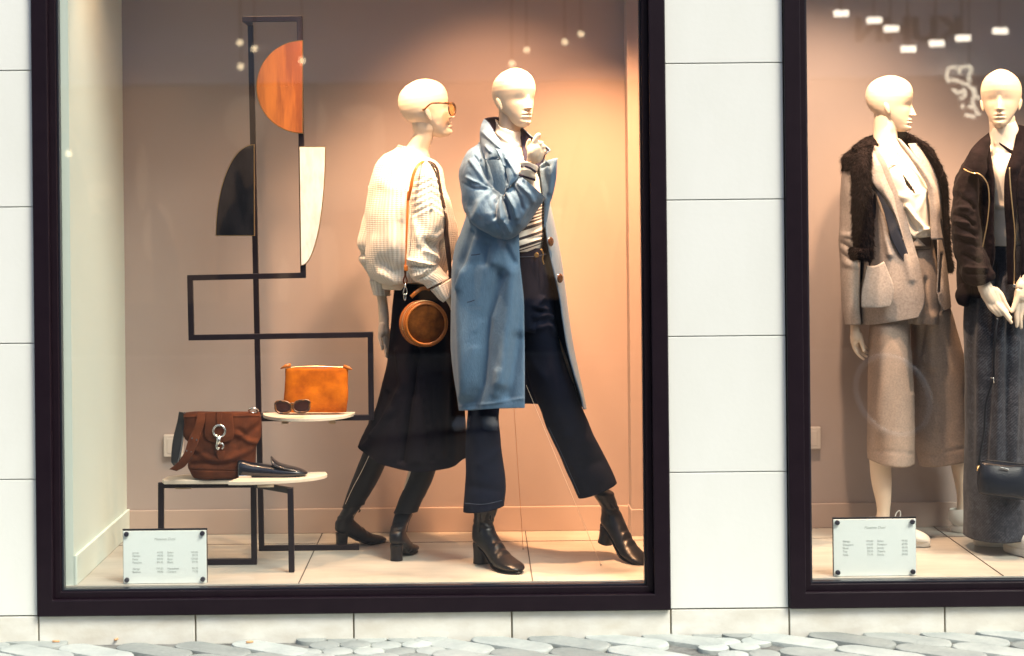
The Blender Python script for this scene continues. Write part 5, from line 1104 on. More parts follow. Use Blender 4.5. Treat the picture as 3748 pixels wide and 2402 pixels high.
for ch in ([(195, 730, .73, 36), (200, 790, .725, 40), (205, 850, .72, 46)], [(190, 840, .72, 34), (192, 890, .72, 30)], [(230, 830, .715, 26), (248, 880, .71, 21), (262, 930, .705, 17), (268, 955, .70, 14)],
           [(182, 870, .72, 21), (192, 930, .72, 17), (225, 985, .72, 14), (265, 1022, .72, 11)], [(205, 880, .725, 20), (225, 945, .73, 16), (265, 985, .73, 13), (290, 1000, .73, 10)], [(225, 880, .735, 19), (255, 940, .74, 15), (285, 965, .74, 12), (300, 975, .74, 9)], [(238, 870, .745, 18), (270, 920, .75, 14), (295, 940, .75, 11)]): chain(hd_, 'F', ch, 14, 26)
q = voxel(hd_, .0022, 4); body.add(q.arr(), q.f)
obj('body', body, MT['skin'], MG)
# blouse with a keyhole
m = M()
bl = [([(600, 1150), (640, 1240), (690, 1300)], 14, -.010), ([(620, 1110), (680, 1200), (760, 1300)], 16, .012), ([(560, 1200), (620, 1290), (680, 1350)], 14, .010), ([(760, 1000), (700, 1150), (700, 1300)], 22, .008), ([(700, 1330), (760, 1290), (810, 1300)], 12, .008), ([(520, 1020), (600, 1040)], 30, .006), ([(690, 1010), (760, 980)], 26, .006)]
rows = [(360, 752, 655, 728, .72, .083), (350, 790, 690, 765, .72, .1), (370, 900, 775, 890, .71, .118), (430, 1050, 800, 1030, .705, .122), (480, 1180, 812, 1160, .70, .112), (530, 1290, 822, 1270, .70, .105), (560, 1350, 826, 1320, .70, .1), (590, 1372, 815, 1350, .70, .088)]
G = band(m, 'E', rows, 150, 140, creases=bl, wob=[((12, 12, 12), .004, 4)])
# cut the keyhole out of the cloth
Vv = m.arr(); px, py = to_px(Vv, 'E'); kh = [(568, 828), (600, 872), (640, 925), (688, 1000), (684, 1026), (640, 985), (602, 945)]
def inside(x, y, poly):
    r = np.zeros(x.shape, bool)
    for i in range(len(poly)):
        (x0, y0), (x1, y1) = poly[i - 1], poly[i]
        r ^= ((y0 > y) != (y1 > y)) & (x < (x1 - x0) * (y - y0) / (y1 - y0 + 1e-9) + x0)
    return r
hole = inside(px, py, kh) & (Vv[:, 1] < .72); m.f = [f for f in m.f if not all(hole[i] for i in f)]
blo = obj('blouse', m, MT['ivory'], MG, solid=.002)
m = M(); tube(m, [w('E', x, y, Y) for x, y, Y in ((372, 740, .66), (430, 768, .632), (500, 778, .622), (570, 765, .628), (640, 735, .66))], .003, 6, steps=30); obj('neckline', m, MT['ivory'], blo)
# culottes
cu = [([(440, 2120), (430, 2400), (400, 2900)], 60, .010), ([(700, 1500), (720, 1800), (700, 2100)], 30, .006), ([(660, 2000), (650, 2300), (662, 2600)], 16, -.010), ([(770, 1700), (760, 2000), (720, 2300)], 16, -.010), ([(830, 2000), (820, 2400)], 40, .012), ([(740, 2300), (830, 2700), (900, 3100)], 10, .004), ([(760, 2400), (850, 2750)], 14, -.005), ([(880, 2400), (860, 2900)], 40, .006), ([(640, 1600), (650, 1900)], 14, -.005), ([(310, 3085), (660, 3105)], 8, -.003), ([(740, 3130), (1080, 3060)], 8, -.003)]
m = M()
band(m, 'E', [(600, 1350, 815, 1345, .72, .085), (596, 1400, 818, 1400, .72, .09), (560, 1520, 840, 1520, .725, .1), (500, 1700, 880, 1700, .73, .115), (440, 1880, 925, 1880, .74, .12), (480, 2050, 880, 2050, .74, .11)], 90, 60, creases=cu, wob=[((10, 10, 5), .004, 4)], cap=2)
band(m, 'E', [(440, 1750, 740, 1750, .72, .08), (340, 1960, 690, 1960, .72, .095), (316, 2080, 640, 2080, .72, .105), (305, 2300, 652, 2300, .715, .115), (297, 2600, 664, 2600, .71, .12), (296, 2880, 666, 2880, .705, .12), (302, 3147, 668, 3166, .70, .12)], 80, 110, creases=cu, wob=[((9, 9, 4), .006, 2), ((24, 24, 14), .002, 6)], dip=lambda v: .012 * max(0, v - .9) / .1)
band(m, 'E', [(640, 1750, 900, 1750, .76, .10), (640, 1960, 965, 1960, .77, .12), (650, 2150, 1010, 2120, .79, .12), (660, 2400, 1080, 2380, .81, .12), (660, 2700, 1140, 2680, .83, .12), (664, 2900, 1160, 2880, .84, .12), (716, 3200, 1172, 3120, .85, .115)], 80, 110, creases=cu, wob=[((9, 9, 4), .006, 5), ((24, 24, 14), .002, 8)])
cul = obj('culottes', m, MT['culotte'], MG, solid=.003)
m = M(); tube(m, [w('E', 610, 1457, .628), w('E', 700, 1463, .620), w('E', 800, 1456, .628)], .0016, 6, steps=12); obj('waist_edge', m, MT['leather'], cul)
m = M(); sheet(m, 'E', [[(604, 1362, .632), (700, 1350, .622), (808, 1350, .628)], [(606, 1400, .628), (700, 1395, .618), (810, 1395, .624)], [(612, 1428, .628), (700, 1430, .618), (808, 1440, .624)]], 12, 8); wb = obj('waistband', m, MT['strapblk'], cul, solid=.002)
m = M(); sheet(m, 'E', [[(694, 1372, .612), (700, 1370, .612), (706, 1372, .612)], [(668, 1402, .612), (700, 1402, .610), (736, 1402, .612)], [(636, 1430, .614), (700, 1434, .608), (768, 1432, .614)]], 10, 10); obj('fold', m, MT['culotte'], wb, solid=.002)
# blazer
bz = [([(470, 1400), (480, 1700), (460, 2000)], 60, .008), ([(330, 900), (360, 1000), (340, 1200)], 16, -.012), ([(370, 1000), (420, 1200), (480, 1500)], 22, .012), ([(600, 1500), (650, 1700)], 26, .008), ([(320, 1450), (300, 1800)], 16, -.006), ([(850, 1400), (850, 1700)], 16, .006), ([(900, 1500), (880, 1800)], 10, -.008)]
rows = [(190, 640, 720, 600, .74, .09), (205, 760, 800, 740, .74, .13), (225, 930, 860, 920, .74, .145), (232, 1130, 885, 1120, .74, .145), (236, 1380, 908, 1370, .74, .145), (238, 1620, 930, 1580, .74, .15), (240, 1820, 948, 1760, .74, .155), (243, 1960, 956, 1840, .74, .155), (248, 2064, 962, 1917, .74, .155)]
arc = [(330, 590), (385, 650), (450, 770), (520, 805), (588, 810), (650, 806), (682, 802), (680, 812), (632, 850)]
m = M(); band(m, 'E', rows, 140, 150, arc=arc, creases=bz, wob=[((10, 10, 4), .006, 6)]); bzr = obj('blazer', m, MT['blazer'], MG, solid=.004)
m = M(); r2 = [(a + 4, b, c - 4, d, e, f - .006) for a, b, c, d, e, f in rows]; band(m, 'E', r2, 90, 60, arc=[(a - 8, b + 8) for a, b in arc]); obj('lining', m, MT['blazerin'], bzr)
m = M(); band(m, 'E', [(120, 800, 230, 760, .745, .06), (96, 880, 236, 880, .745, .066), (90, 1080, 236, 1080, .75, .068), (84, 1290, 234, 1290, .755, .066), (78, 1420, 232, 1420, .755, .064), (90, 1640, 228, 1640, .75, .058), (104, 1900, 226, 1900, .74, .052), (122, 2062, 238, 2056, .73, .048)], 60, 110,
     creases=[([(80, 1400), (150, 1440), (220, 1500)], 20, -.010), ([(90, 1340), (180, 1350)], 20, .006), ([(100, 1560), (200, 1600)], 20, .006), ([(90, 1480), (160, 1540)], 14, -.006)], wob=[((18, 18, 12), .004, 2)]); obj('sleeve', m, MT['blazer'], bzr, solid=.004)
m = M(); sheet(m, 'E', [[(292, 590, .70), (318, 600, .69), (342, 612, .70)], [(300, 680, .645), (340, 690, .63), (372, 720, .625)], [(310, 780, .615), (350, 785, .60), (402, 775, .60)], [(316, 868, .60), (390, 870, .588), (436, 860, .592)], [(350, 940, .592), (420, 950, .580), (468, 940, .586)], [(410, 1020, .59), (460, 1040, .578), (508, 1030, .584)], [(465, 1100, .59), (500, 1120, .58), (530, 1130, .584)], [(530, 1230, .59), (545, 1240, .582), (558, 1240, .586)], [(585, 1390, .59), (590, 1390, .587), (594, 1390, .588)]], 18, 70, wob=[((20, 20, 20), .002, 3)])
obj('lapel', m, MT['blazer'], bzr, solid=.004)
m = M(); sheet(m, 'E', [[(312, 880, .604), (330, 890, .60), (352, 945, .598)], [(390, 1050, .598), (420, 1060, .594), (465, 1105, .594)], [(430, 1160, .595), (480, 1180, .592), (530, 1235, .592)], [(490, 1380, .594), (560, 1390, .59), (588, 1400, .592)], [(590, 1560, .594), (630, 1560, .592), (645, 1560, .594)], [(650, 1650, .592), (656, 1650, .592), (660, 1650, .592)]], 14, 40)
obj('facing', m, MT['blazerin'], bzr, solid=.003)
m = M(); sheet(m, 'E', [[(530, 560, .66), (545, 570, .65), (562, 580, .65)], [(575, 640, .64), (605, 645, .625), (640, 660, .62)], [(650, 735, .612), (680, 745, .60), (715, 760, .60)], [(720, 850, .60), (760, 850, .588), (800, 860, .595)], [(772, 940, .592), (815, 945, .582), (850, 960, .592)], [(798, 1060, .59), (840, 1060, .58), (870, 1070, .592)], [(806, 1250, .59), (850, 1250, .58), (880, 1250, .592)], [(810, 1380, .59), (860, 1380, .582), (900, 1380, .592)]], 18, 60, wob=[((20, 20, 20), .002, 7)])
obj('lapel', m, MT['blazer'], bzr, solid=.004)
m = M(); sheet(m, 'E', [[(290, 1590, .578), (360, 1590, .573), (430, 1556, .574)], [(275, 1680, .574), (370, 1690, .568), (470, 1650, .570)], [(250, 1800, .574), (380, 1810, .565), (510, 1770, .568)], [(246, 1900, .576), (380, 1915, .567), (490, 1900, .570)], [(252, 1928, .578), (370, 1932, .571), (470, 1920, .573)]], 24, 24); obj('pocket', m, MT['blazer'], bzr, solid=.004)
# fur garment over the shoulders
fu = M()
band(fu, 'E', [(235, 640, 345, 620, .70, .07), (190, 700, 318, 700, .62, .07), (180, 800, 316, 800, .575, .065), (178, 950, 320, 950, .565, .062), (178, 1100, 322, 1100, .56, .060), (184, 1250, 336, 1250, .56, .058), (190, 1380, 342, 1380, .56, .056), (196, 1520, 332, 1525, .56, .05)], 50, 110, wob=[((20, 20, 12), .008, 3), ((70, 70, 40), .004, 5)], cap=3)
band(fu, 'E', [(168, 1440, 318, 1452, .555, .055), (156, 1460, 322, 1470, .555, .064), (156, 1490, 324, 1505, .555, .068), (164, 1515, 322, 1530, .555, .062), (190, 1530, 310, 1545, .555, .05)], 50, 30, wob=[((24, 24, 20), .006, 7), ((80, 80, 80), .003, 5)], cap=3)
band(fu, 'E', [(200, 640, 320, 640, .74, .06), (130, 690, 230, 690, .74, .07), (104, 730, 200, 730, .735, .07), (102, 790, 190, 780, .73, .066), (108, 835, 165, 790, .73, .05)], 44, 40, wob=[((24, 24, 20), .006, 9), ((80, 80, 80), .003, 3)], cap=3)
band(fu, 'E', [(172, 648, 210, 660, .70, .04), (225, 600, 345, 640, .74, .08), (290, 560, 400, 640, .80, .09), (330, 545, 480, 660, .86, .09), (480, 520, 620, 660, .86, .09), (545, 512, 660, 600, .80, .09), (640, 545, 740, 700, .76, .09), (740, 590, 800, 780, .74, .085), (800, 650, 850, 830, .74, .08)], 50, 80, wob=[((20, 20, 20), .008, 11), ((70, 70, 70), .004, 5)], cap=3)
band(fu, 'E', [(620, 580, 790, 650, .76, .08), (700, 700, 840, 720, .74, .085), (790, 820, 878, 800, .74, .085), (850, 950, 918, 920, .75, .08), (868, 1080, 930, 1080, .76, .075), (880, 1250, 934, 1250, .76, .07), (898, 1400, 948, 1400, .76, .065), (912, 1540, 962, 1540, .76, .06), (924, 1600, 968, 1610, .76, .05), (932, 1628, 958, 1628, .76, .03)], 50, 110, wob=[((20, 20, 12), .006, 13), ((70, 70, 40), .004, 5)], cap=3)
def hairs(src, n, ln, wd, droop, seed=1):
    '''short pile standing off a surface'''
    rnd = random.Random(seed); V = src.arr(); F = [f for f in src.f if len(f) == 4]; P = []; Q = []
    for i in range(n):
        f = F[rnd.randrange(len(F))]; a, b, c, d = (V[k] for k in f); u, v = rnd.random(), rnd.random()
        p = a * (1 - u) * (1 - v) + b * u * (1 - v) + c * u * v + d * (1 - u) * v
        nn = np.cross(c - a, d - b); nn /= np.linalg.norm(nn) + 1e-9
        e = nn * rnd.uniform(.5, 1) * rnd.choice((1, -1)) + np.array((rnd.gauss(0, .35), rnd.gauss(0, .35), rnd.gauss(0, .3) - droop)); e *= ln * rnd.uniform(.5, 1.2) / (np.linalg.norm(e) + 1e-9)
        s = np.cross(e, (rnd.gauss(0, 1), rnd.gauss(0, 1), rnd.gauss(0, 1))); s *= wd / (np.linalg.norm(s) + 1e-9)
        k = len(P); P += [p - s, p + s, p + e]; Q.append((k, k + 1, k + 2))
    src.add(P, Q)
hairs(fu, 26000, .018, .0011, .9)
fo = obj('fur_jacket', fu, MT['fur'], MG, fix=False)
b5 = w('G', 740, 1190, .62); sneaker(MG, (b5[0] - .07, .66, FLOORZ + .002), math.radians(-38), 1.0)
b6 = w('G', 1090, 1110, .86); sneaker(MG, (b6[0] + .085, .87, FLOORZ + .002), math.radians(-18), 1.0, laces=False)

# ================================================================ mannequin in the dark velvet jacket, cut by the photo edge
MJ = thing('mannequin', (w('E', 1400, 3000, .55)[0], .55, FLOORZ), 'bald mannequin facing the street in an open dark velvet jacket and long tweed skirt', 'mannequin', 'bald dressed mannequins')
body = M()
head_mesh(body, w('E', 1372, 248, .53), math.radians(-20), math.radians(2), 0, .224)
fl = M()
band(fl, 'E', [(1275, 380, 1480, 380, .54, .055), (1285, 500, 1485, 450, .54, .052), (1290, 600, 1490, 590, .545, .055), (1230, 700, 1600, 700, .55, .09), (1200, 900, 1640, 900, .55, .1), (1250, 1300, 1560, 1300, .55, .09), (1220, 1600, 1600, 1600, .55, .1), (1200, 1900, 1640, 1900, .55, .1)], 40, 70, cap=3)
for ch in ([(1170, 760, .55, 70), (1080, 1000, .53, 62), (1080, 1350, .50, 54), (1160, 1640, .44, 46), (1215, 1720, .41, 44), (1240, 1780, .40, 50)], [(1690, 760, .55, 70), (1740, 1100, .50, 60), (1690, 1450, .44, 48), (1580, 1660, .40, 42), (1530, 1760, .38, 46)],
           [(1300, 1800, .55, 100), (1300, 2600, .55, 80), (1290, 3500, .62, 50), (1290, 3700, .66, 45)], [(1500, 1800, .52, 100), (1520, 2600, .48, 80), (1530, 3500, .44, 50), (1535, 3740, .42, 46)]): chain(fl, 'E', ch, 18, 40)
q = voxel(fl, .0045, 5); body.add(q.arr(), q.f)
hd_ = M()
for ch in ([(1210, 385, .405, 50), (1245, 440, .395, 56), (1270, 500, .385, 60), (1295, 545, .38, 56)], [(1310, 480, .385, 44), (1340, 560, .38, 38)], [(1330, 470, .385, 30), (1370, 510, .38, 26), (1400, 570, .375, 22), (1440, 628, .37, 15)],
           [(1260, 540, .38, 26), (1285, 600, .37, 22), (1325, 645, .365, 18), (1352, 672, .365, 14)], [(1290, 560, .375, 27), (1325, 610, .365, 23), (1355, 640, .36, 19), (1372, 665, .36, 15)], [(1320, 560, .37, 27), (1360, 610, .36, 23), (1410, 665, .355, 19), (1455, 728, .35, 14)], [(1345, 560, .375, 25), (1385, 610, .37, 21), (1420, 655, .365, 17), (1450, 690, .36, 13)]): chain(hd_, 'F', ch, 14, 26)
for ch in ([(1570, 380, .39, 50), (1550, 450, .385, 54), (1530, 520, .38, 54)], [(1515, 480, .375, 34), (1500, 540, .37, 26), (1478, 600, .365, 20), (1462, 640, .36, 14)], [(1510, 530, .38, 26), (1500, 610, .375, 22), (1496, 690, .37, 18), (1500, 760, .37, 13)], [(1540, 530, .38, 26), (1535, 630, .375, 22), (1530, 700, .37, 17), (1535, 770, .37, 13)], [(1565, 520, .385, 25), (1568, 620, .38, 20), (1565, 700, .38, 14)]): chain(hd_, 'F', ch, 14, 26)
q = voxel(hd_, .0022, 4); body.add(q.arr(), q.f)
obj('body', body, MT['skin'], MJ)
m = M(); band(m, 'E', [(1283, 490, 1480, 425, .54, .066), (1282, 560, 1512, 500, .54, .068), (1284, 640, 1522, 600, .54, .070), (1262, 700, 1545, 660, .54, .085), (1200, 780, 1620, 760, .54, .12), (1190, 950, 1640, 950, .54, .13), (1220, 1150, 1600, 1150, .54, .12), (1230, 1350, 1590, 1350, .54, .11), (1235, 1430, 1590, 1430, .54, .105)], 80, 110, wob=[((9, 9, 14), .004, 3)],
     creases=[([(1290, 650), (1380, 690), (1510, 640)], 10, -.003), ([(1285, 670), (1390, 712), (1520, 665)], 14, .003), ([(1280, 1080), (1400, 1120)], 26, .006), ([(1290, 1130), (1400, 1150)], 16, -.005), ([(1310, 520), (1330, 600)], 20, .004)]); obj('turtleneck', m, MT['ivory'], MJ, solid=.002)
tw = [([(1250, 1500), (1200, 2200), (1180, 3200)], 30, .012), ([(1320, 1600), (1290, 2400), (1240, 3200)], 22, -.014), ([(1400, 1700), (1360, 2500), (1340, 3400)], 26, .012), ([(1440, 1900), (1420, 2800), (1420, 3500)], 20, -.014), ([(1500, 2200), (1480, 3300)], 24, .010), ([(1130, 2000), (1140, 3300)], 26, -.006)]
m = M(); band(m, 'E', [(1250, 1418, 1590, 1418, .54, .1), (1225, 1500, 1600, 1500, .54, .115), (1150, 1750, 1580, 1750, .54, .13), (1086, 1930, 1560, 1930, .54, .14), (1086, 2250, 1552, 2250, .54, .15), (1092, 2600, 1558, 2600, .54, .155), (1095, 3000, 1565, 3000, .54, .16), (1092, 3400, 1572, 3380, .54, .165), (1088, 3770, 1585, 3745, .54, .17)], 110, 170, creases=tw, wob=[((10, 10, 3), .006, 3), ((22, 22, 10), .003, 9)])
obj('skirt', m, MT['tweed'], MJ, solid=.003)
# jacket
jk = [([(1060, 1050), (1120, 1080), (1160, 1130)], 12, -.012), ([(1000, 1180), (1080, 1200), (1160, 1260)], 13, -.014), ([(990, 1260), (1080, 1300), (1180, 1340)], 14, -.012), ([(1010, 1380), (1100, 1400), (1200, 1430)], 14, -.012), ([(1010, 900), (1060, 1000)], 18, .01), ([(1000, 1130), (1100, 1130)], 18, .012), ([(1000, 1230), (1110, 1250)], 16, .012), ([(1000, 1330), (1150, 1370)], 18, .012), ([(1060, 1500), (1200, 1560)], 16, -.012), ([(1080, 1600), (1240, 1620)], 16, .010), ([(1100, 1650), (1250, 1660)], 12, -.01)]
m = M(); band(m, 'E', [(1150, 640, 1300, 560, .55, .06), (1085, 760, 1660, 760, .55, .14), (1070, 900, 1700, 900, .55, .16), (1060, 1100, 1720, 1100, .55, .165), (1050, 1300, 1720, 1300, .55, .17), (1030, 1500, 1730, 1500, .55, .175), (1022, 1700, 1740, 1700, .55, .175), (1030, 1840, 1740, 1840, .55, .17)], 120, 120,
     arc=[(1240, 1290), (1225, 1440), (1232, 1408), (1228, 1402), (1222, 1416), (1224, 1424), (1180, 1428), (1130, 1432)], creases=jk, wob=[((14, 14, 8), .006, 3), ((50, 50, 50), .002, 4)]); jkt = obj('jacket', m, MT['velvet'], MJ, solid=.006)
m = M(); band(m, 'E', [(1120, 700, 1240, 700, .54, .06), (1040, 830, 1200, 830, .53, .085), (1002, 950, 1190, 950, .515, .09), (998, 1060, 1185, 1060, .50, .09), (980, 1180, 1180, 1180, .485, .09), (974, 1260, 1190, 1270, .475, .09), (984, 1380, 1210, 1390, .465, .088), (1000, 1480, 1230, 1460, .455, .085), (1030, 1580, 1265, 1530, .44, .08), (1060, 1680, 1290, 1600, .425, .076), (1100, 1730, 1310, 1640, .415, .070), (1150, 1762, 1312, 1680, .41, .06)], 80, 170, creases=jk, wob=[((16, 16, 16), .007, 8), ((50, 50, 50), .003, 4)]); obj('sleeve', m, MT['velvet'], jkt, solid=.005)
m = M(); band(m, 'E', [(1560, 700, 1720, 700, .54, .06), (1600, 900, 1760, 900, .52, .085), (1610, 1200, 1780, 1200, .48, .09), (1590, 1450, 1760, 1480, .45, .085), (1560, 1640, 1700, 1700, .41, .07)], 50, 80, wob=[((16, 16, 16), .007, 8)]); obj('sleeve', m, MT['velvet'], jkt, solid=.005)
m = M(); sheet(m, 'E', [[(1277, 515, .50), (1285, 560, .47), (1290, 610, .46)], [(1225, 560, .47), (1250, 620, .44), (1270, 680, .435)], [(1160, 615, .455), (1200, 680, .42), (1256, 740, .42)], [(1110, 690, .44), (1160, 760, .405), (1262, 820, .405)], [(1068, 790, .43), (1150, 835, .40), (1240, 880, .40)], [(1064, 800, .43), (1150, 845, .402), (1270, 965, .40)]], 30, 34, wob=[((18, 18, 18), .005, 3)]); obj('collar', m, MT['velvet'], jkt, solid=.006)
m = M(); sheet(m, 'E', [[(1500, 450, .52), (1540, 460, .53), (1600, 480, .54)], [(1480, 620, .46), (1540, 620, .45), (1600, 640, .46)], [(1430, 760, .42), (1500, 760, .40), (1600, 760, .42)], [(1400, 880, .405), (1470, 880, .39), (1560, 900, .40)], [(1398, 1100, .398), (1450, 1100, .385), (1500, 1100, .39)], [(1415, 1400, .392), (1455, 1400, .382), (1495, 1400, .388)], [(1424, 1740, .388), (1460, 1740, .38), (1495, 1740, .385)]], 24, 70, wob=[((18, 18, 18), .005, 6)]); obj('facing', m, MT['velvet'], jkt, solid=.006)
m = M(); tube(m, [w('E', x, y, Y) for x, y, Y in ((1066, 802, .428), (1090, 822, .41), (1150, 846, .395), (1190, 848, .39), (1235, 885, .39), (1268, 950, .388), (1277, 1080, .386), (1262, 1240, .384), (1240, 1360, .384), (1224, 1440, .384))], .0022, 6, steps=60); obj('zip', m, MT['gold'], jkt)
m = M(); tube(m, [w('E', x, y, Y) for x, y, Y in ((1440, 800, .392), (1444, 900, .385), (1456, 1040, .378), (1470, 1180, .375), (1482, 1300, .374), (1484, 1400, .373), (1478, 1500, .372), (1480, 1600, .372), (1476, 1740, .372))], .0024, 6, steps=60); obj('zip', m, MT['gold'], jkt)
m = M(); disc(m, w('E', 1477, 1752, .368), .006, -.004, .004, 14); obj('zip_puller', m, MT['chrome'], jkt, bevel=.001)
m = M(); band(m, 'E', [(1050, 1740, 1120, 1700, .50, .05), (1022, 1800, 1130, 1780, .50, .06), (1014, 1850, 1125, 1840, .50, .06), (1030, 1900, 1105, 1905, .50, .05), (1055, 1918, 1090, 1920, .50, .03)], 40, 30, wob=[((24, 24, 20), .005, 3)], cap=3); obj('hem_band', m, MT['velvet'], jkt)
b7 = w('G', 1500, 1290, .42); sneaker(MJ, (b7[0] + .05, .39, FLOORZ + .002), math.radians(-62), 1.02)
b8 = w('G', 1290, 1170, .66); sneaker(MJ, (b8[0] + .06, .60, FLOORZ + .002), math.radians(-6), 1.0)
# navy pouch held by its thin strap
pb = thing('pouch_bag', w('G', 1370, 690, .36), 'small navy grained leather pouch hanging by a thin strap before the tweed skirt', 'handbag')
m = M(); band(m, 'G', [(1215, 522, 1215, 522, .355, .01), (1213, 520, 1570, 560, .355, .012), (1196, 545, 1580, 578, .355, .030), (1184, 620, 1588, 650, .355, .045), (1182, 700, 1590, 740, .355, .048), (1190, 770, 1588, 815, .355, .04), (1214, 790, 1570, 835, .355, .02)], 70, 60, wob=[((14, 14, 14), .004, 3)], cap=3, p=2.6); obj('body', m, MT['bagnavy'], pb)
m = M(); tube(m, [w('G', 1245, 518, .33), w('G', 1400, 530, .322), w('G', 1560, 552, .33)], .003, 6, steps=14); obj('zip', m, MT['leather'], pb)
m = M(); a = w('G', 1368, 572, .308); b = w('G', 1438, 596, .308); bar(m, a + np.array((0, .004, -.003)), b + np.array((0, .004, 0)), .007, .004); obj('name_plate', m, MT['chrome'], pb, smooth=False, bevel=.001)
m = M(); tube(m, [w('F', 1345, 690, .36), w('F', 1325, 850, .345), w('F', 1312, 1050, .34), w('F', 1308, 1180, .34), w('G', 1250, 60, .335), w('G', 1235, 280, .335), w('G', 1205, 450, .335), w('G', 1188, 560, .34)], .0038, 8, steps=60, flat=(1.2, .6)); obj('strap', m, MT['leather'], pb)
m = M(); tube(m, [w('F', 1288, 1172, .325), w('F', 1312, 1176, .322), w('F', 1316, 1215, .322)], .002, 6); obj('buckle', m, MT['chrome'], pb)
m = M(); disc(m, w('G', 1188, 572, .335), .005, -.004, .004, 12); tube(m, [w('G', 1186, 575, .33), w('G', 1180, 600, .33)], .003, 6); obj('strap_ring', m, MT['brass'], pb)
# ================================================================ the other side of the street, seen only as reflections in the glass
OY = -13.5
def emis(name, col, s): return mat(name, (.10, .09, .08), .8, spec=.1, emit=(col, s))
MT['render'] = mat('warm_render', (.20, .165, .14), .8, vary=(.6, (.15, .125, .11), .3)); MT['fascia'] = mat('grey_fascia', (.72, .74, .80), .6)
MT['lit'] = emis('lit_shop_interior', (1.0, .60, .36), .13); MT['lit2'] = emis('lit_shop_shelf', (1.0, .68, .42), .38); MT['lamp'] = emis('lamp_diffuser', (1.0, .88, .70), 11); MT['globe'] = emis('globe_lamp', (1.0, .78, .48), 6)
MT['slate'] = mat('slate_letters', (.045, .055, .06), .6)
def rx(p, y=OY): return (p - 1120) / (4252 / (DIST - y))
def rz(p, y=OY): return CAMZ + (480 - p) / (4252 / (DIST - y))
ob = thing('opposite_building', (0, OY, 0), 'opposite building with lit shop windows, seen as a faint reflection in the glass', 'building')
m = M(); 
for a, b in ((-14, -5.4), (-2.0, -1.75), (1.7, 2.0), (5.9, 6.15), (9.6, 16)): box(m, a, b, OY - .4, OY, -.12, 2.85)
box(m, -14, 16, OY - .4, OY, 3.95, 8.5); obj('wall', m, MT['render'], ob, smooth=False)
m = M(); box(m, -14, 16, OY - .4, OY + .10, 2.85, 3.2); box(m, -14, 16, OY - .4, OY + .03, 3.2, 3.95); obj('fascia', m, MT['fascia'], ob, smooth=False)
for a, b in ((-5.4, -2.0), (-1.75, 1.7), (2.0, 5.9), (6.15, 9.6)):
    m = M(); box(m, a - .3, b + .3, OY - 1.6, OY - 1.5, -.12, 3.3); o = obj('window', m, MT['lit'], ob, smooth=False)
    m = M(); box(m, a, b, OY - .2, OY - .1, -.12, .45); obj('sill', m, MT['slate'], o, smooth=False)
random.seed(9)
m = M()
for i in range(34):
    a = random.uniform(-5.2, 9.2); z = random.uniform(.6, 2.6); ww = random.uniform(.05, .25); hh_ = random.uniform(.04, .5); V = [(a + ww * math.cos(q) * k_, OY - 1.4 + dy_, z + hh_ * math.sin(q) * k_) for k_, dy_ in ((.5, .06), (1, 0)) for q in np.linspace(0, 6.283, 14, endpoint=False)]; m.add(V, grid_faces(2, 14, True) + [tuple(range(14))])
obj('lit_display', m, MT['lit2'], ob, smooth=False)
m = M()
for i in range(26):
    a = random.uniform(-5.2, 9.2); h_ = random.uniform(1.1, 2.4); r_ = random.uniform(.10, .34); tube(m, [(a, OY - 1.2, -.1), (a + random.uniform(-.1, .1), OY - 1.2, h_ * .4), (a, OY - 1.2, h_ * .75), (a + random.uniform(-.15, .15), OY - 1.2, h_)], [r_ * .7, r_, r_ * .8, r_ * .2], 12, steps=14)
obj('dark_display', m, MT['slate'], ob, smooth=False)
cu = bpy.data.curves.new('t', 'FONT'); cu.body = 'KUHN'; cu.size = .36; cu.extrude = .02; cu.offset = .012
o = bpy.data.objects.new('t', cu); sc.collection.objects.link(o); dg = bpy.context.evaluated_depsgraph_get(); dg.update()
me = bpy.data.meshes.new_from_object(o.evaluated_get(dg)); bpy.data.objects.remove(o)
V = np.array([v.co[:] for v in me.vertices]); F = [tuple(p.vertices) for p in me.polygons]
V = np.stack([rx(2262) - V[:, 0] * 1.15, OY + .06 + V[:, 2], rz(106) + V[:, 1]], 1); m = M(); m.add(V, F); obj('sign_lettering', m, MT['slate'], ob, smooth=False)
def lamp(name, pts, size, mt, y, label, grp):
    for (px_, py_) in pts:
        c = (rx(px_, y), y, rz(py_, y)); t = thing(name, c, label, 'lamp', grp)
        m = M()
        if size[0] == 'g': 
            r = size[1]; V = [(c[0] + r * math.sin(a) * math.cos(b), c[1] + r * math.sin(a) * math.sin(b), c[2] + r * math.cos(a)) for a in np.linspace(.01, math.pi - .01, 9) for b in np.linspace(0, 2 * math.pi, 14, endpoint=False)]; m.add(V, grid_faces(9, 14, True))
        else: box(m, c[0] - size[0], c[0] + size[0], y - .02, y + .02, c[2] - size[1], c[2] + size[1])
        obj('diffuser', m, mt, t, smooth=size[0] == 'g')
        m = M(); bar(m, (c[0], y - .03, c[2]), (c[0], y - .03, 3.95), .02, .02); obj('hanger', m, MT['slate'], t, smooth=False)
lamp('street_lamp_panel', [(2097, 77), (2137, 125), (2203, 113), (2265, 101), (2353, 85), (2057, 57), (1980, 40)], (.075, .032), MT['lamp'], OY + .9, 'small bright rectangular lamp reflected high in the right window', 'row of bright lamps reflected in the right window')
lamp('globe_lamp', [(566, 94), (600, 108), (568, 150), (1205, 150), (1240, 118), (1330, 100), (1368, 82), (161, 350), (712, 138)], ('g', .036), MT['globe'], OY + .6, 'small warm globe lamp reflected faintly in the left window', 'warm globe lamps reflected in the left window')
ns = thing('neon_sign', (rx(2262), OY + .3, rz(230)), 'looping white neon script reflected beside the head at the right edge', 'neon sign')
m = M()
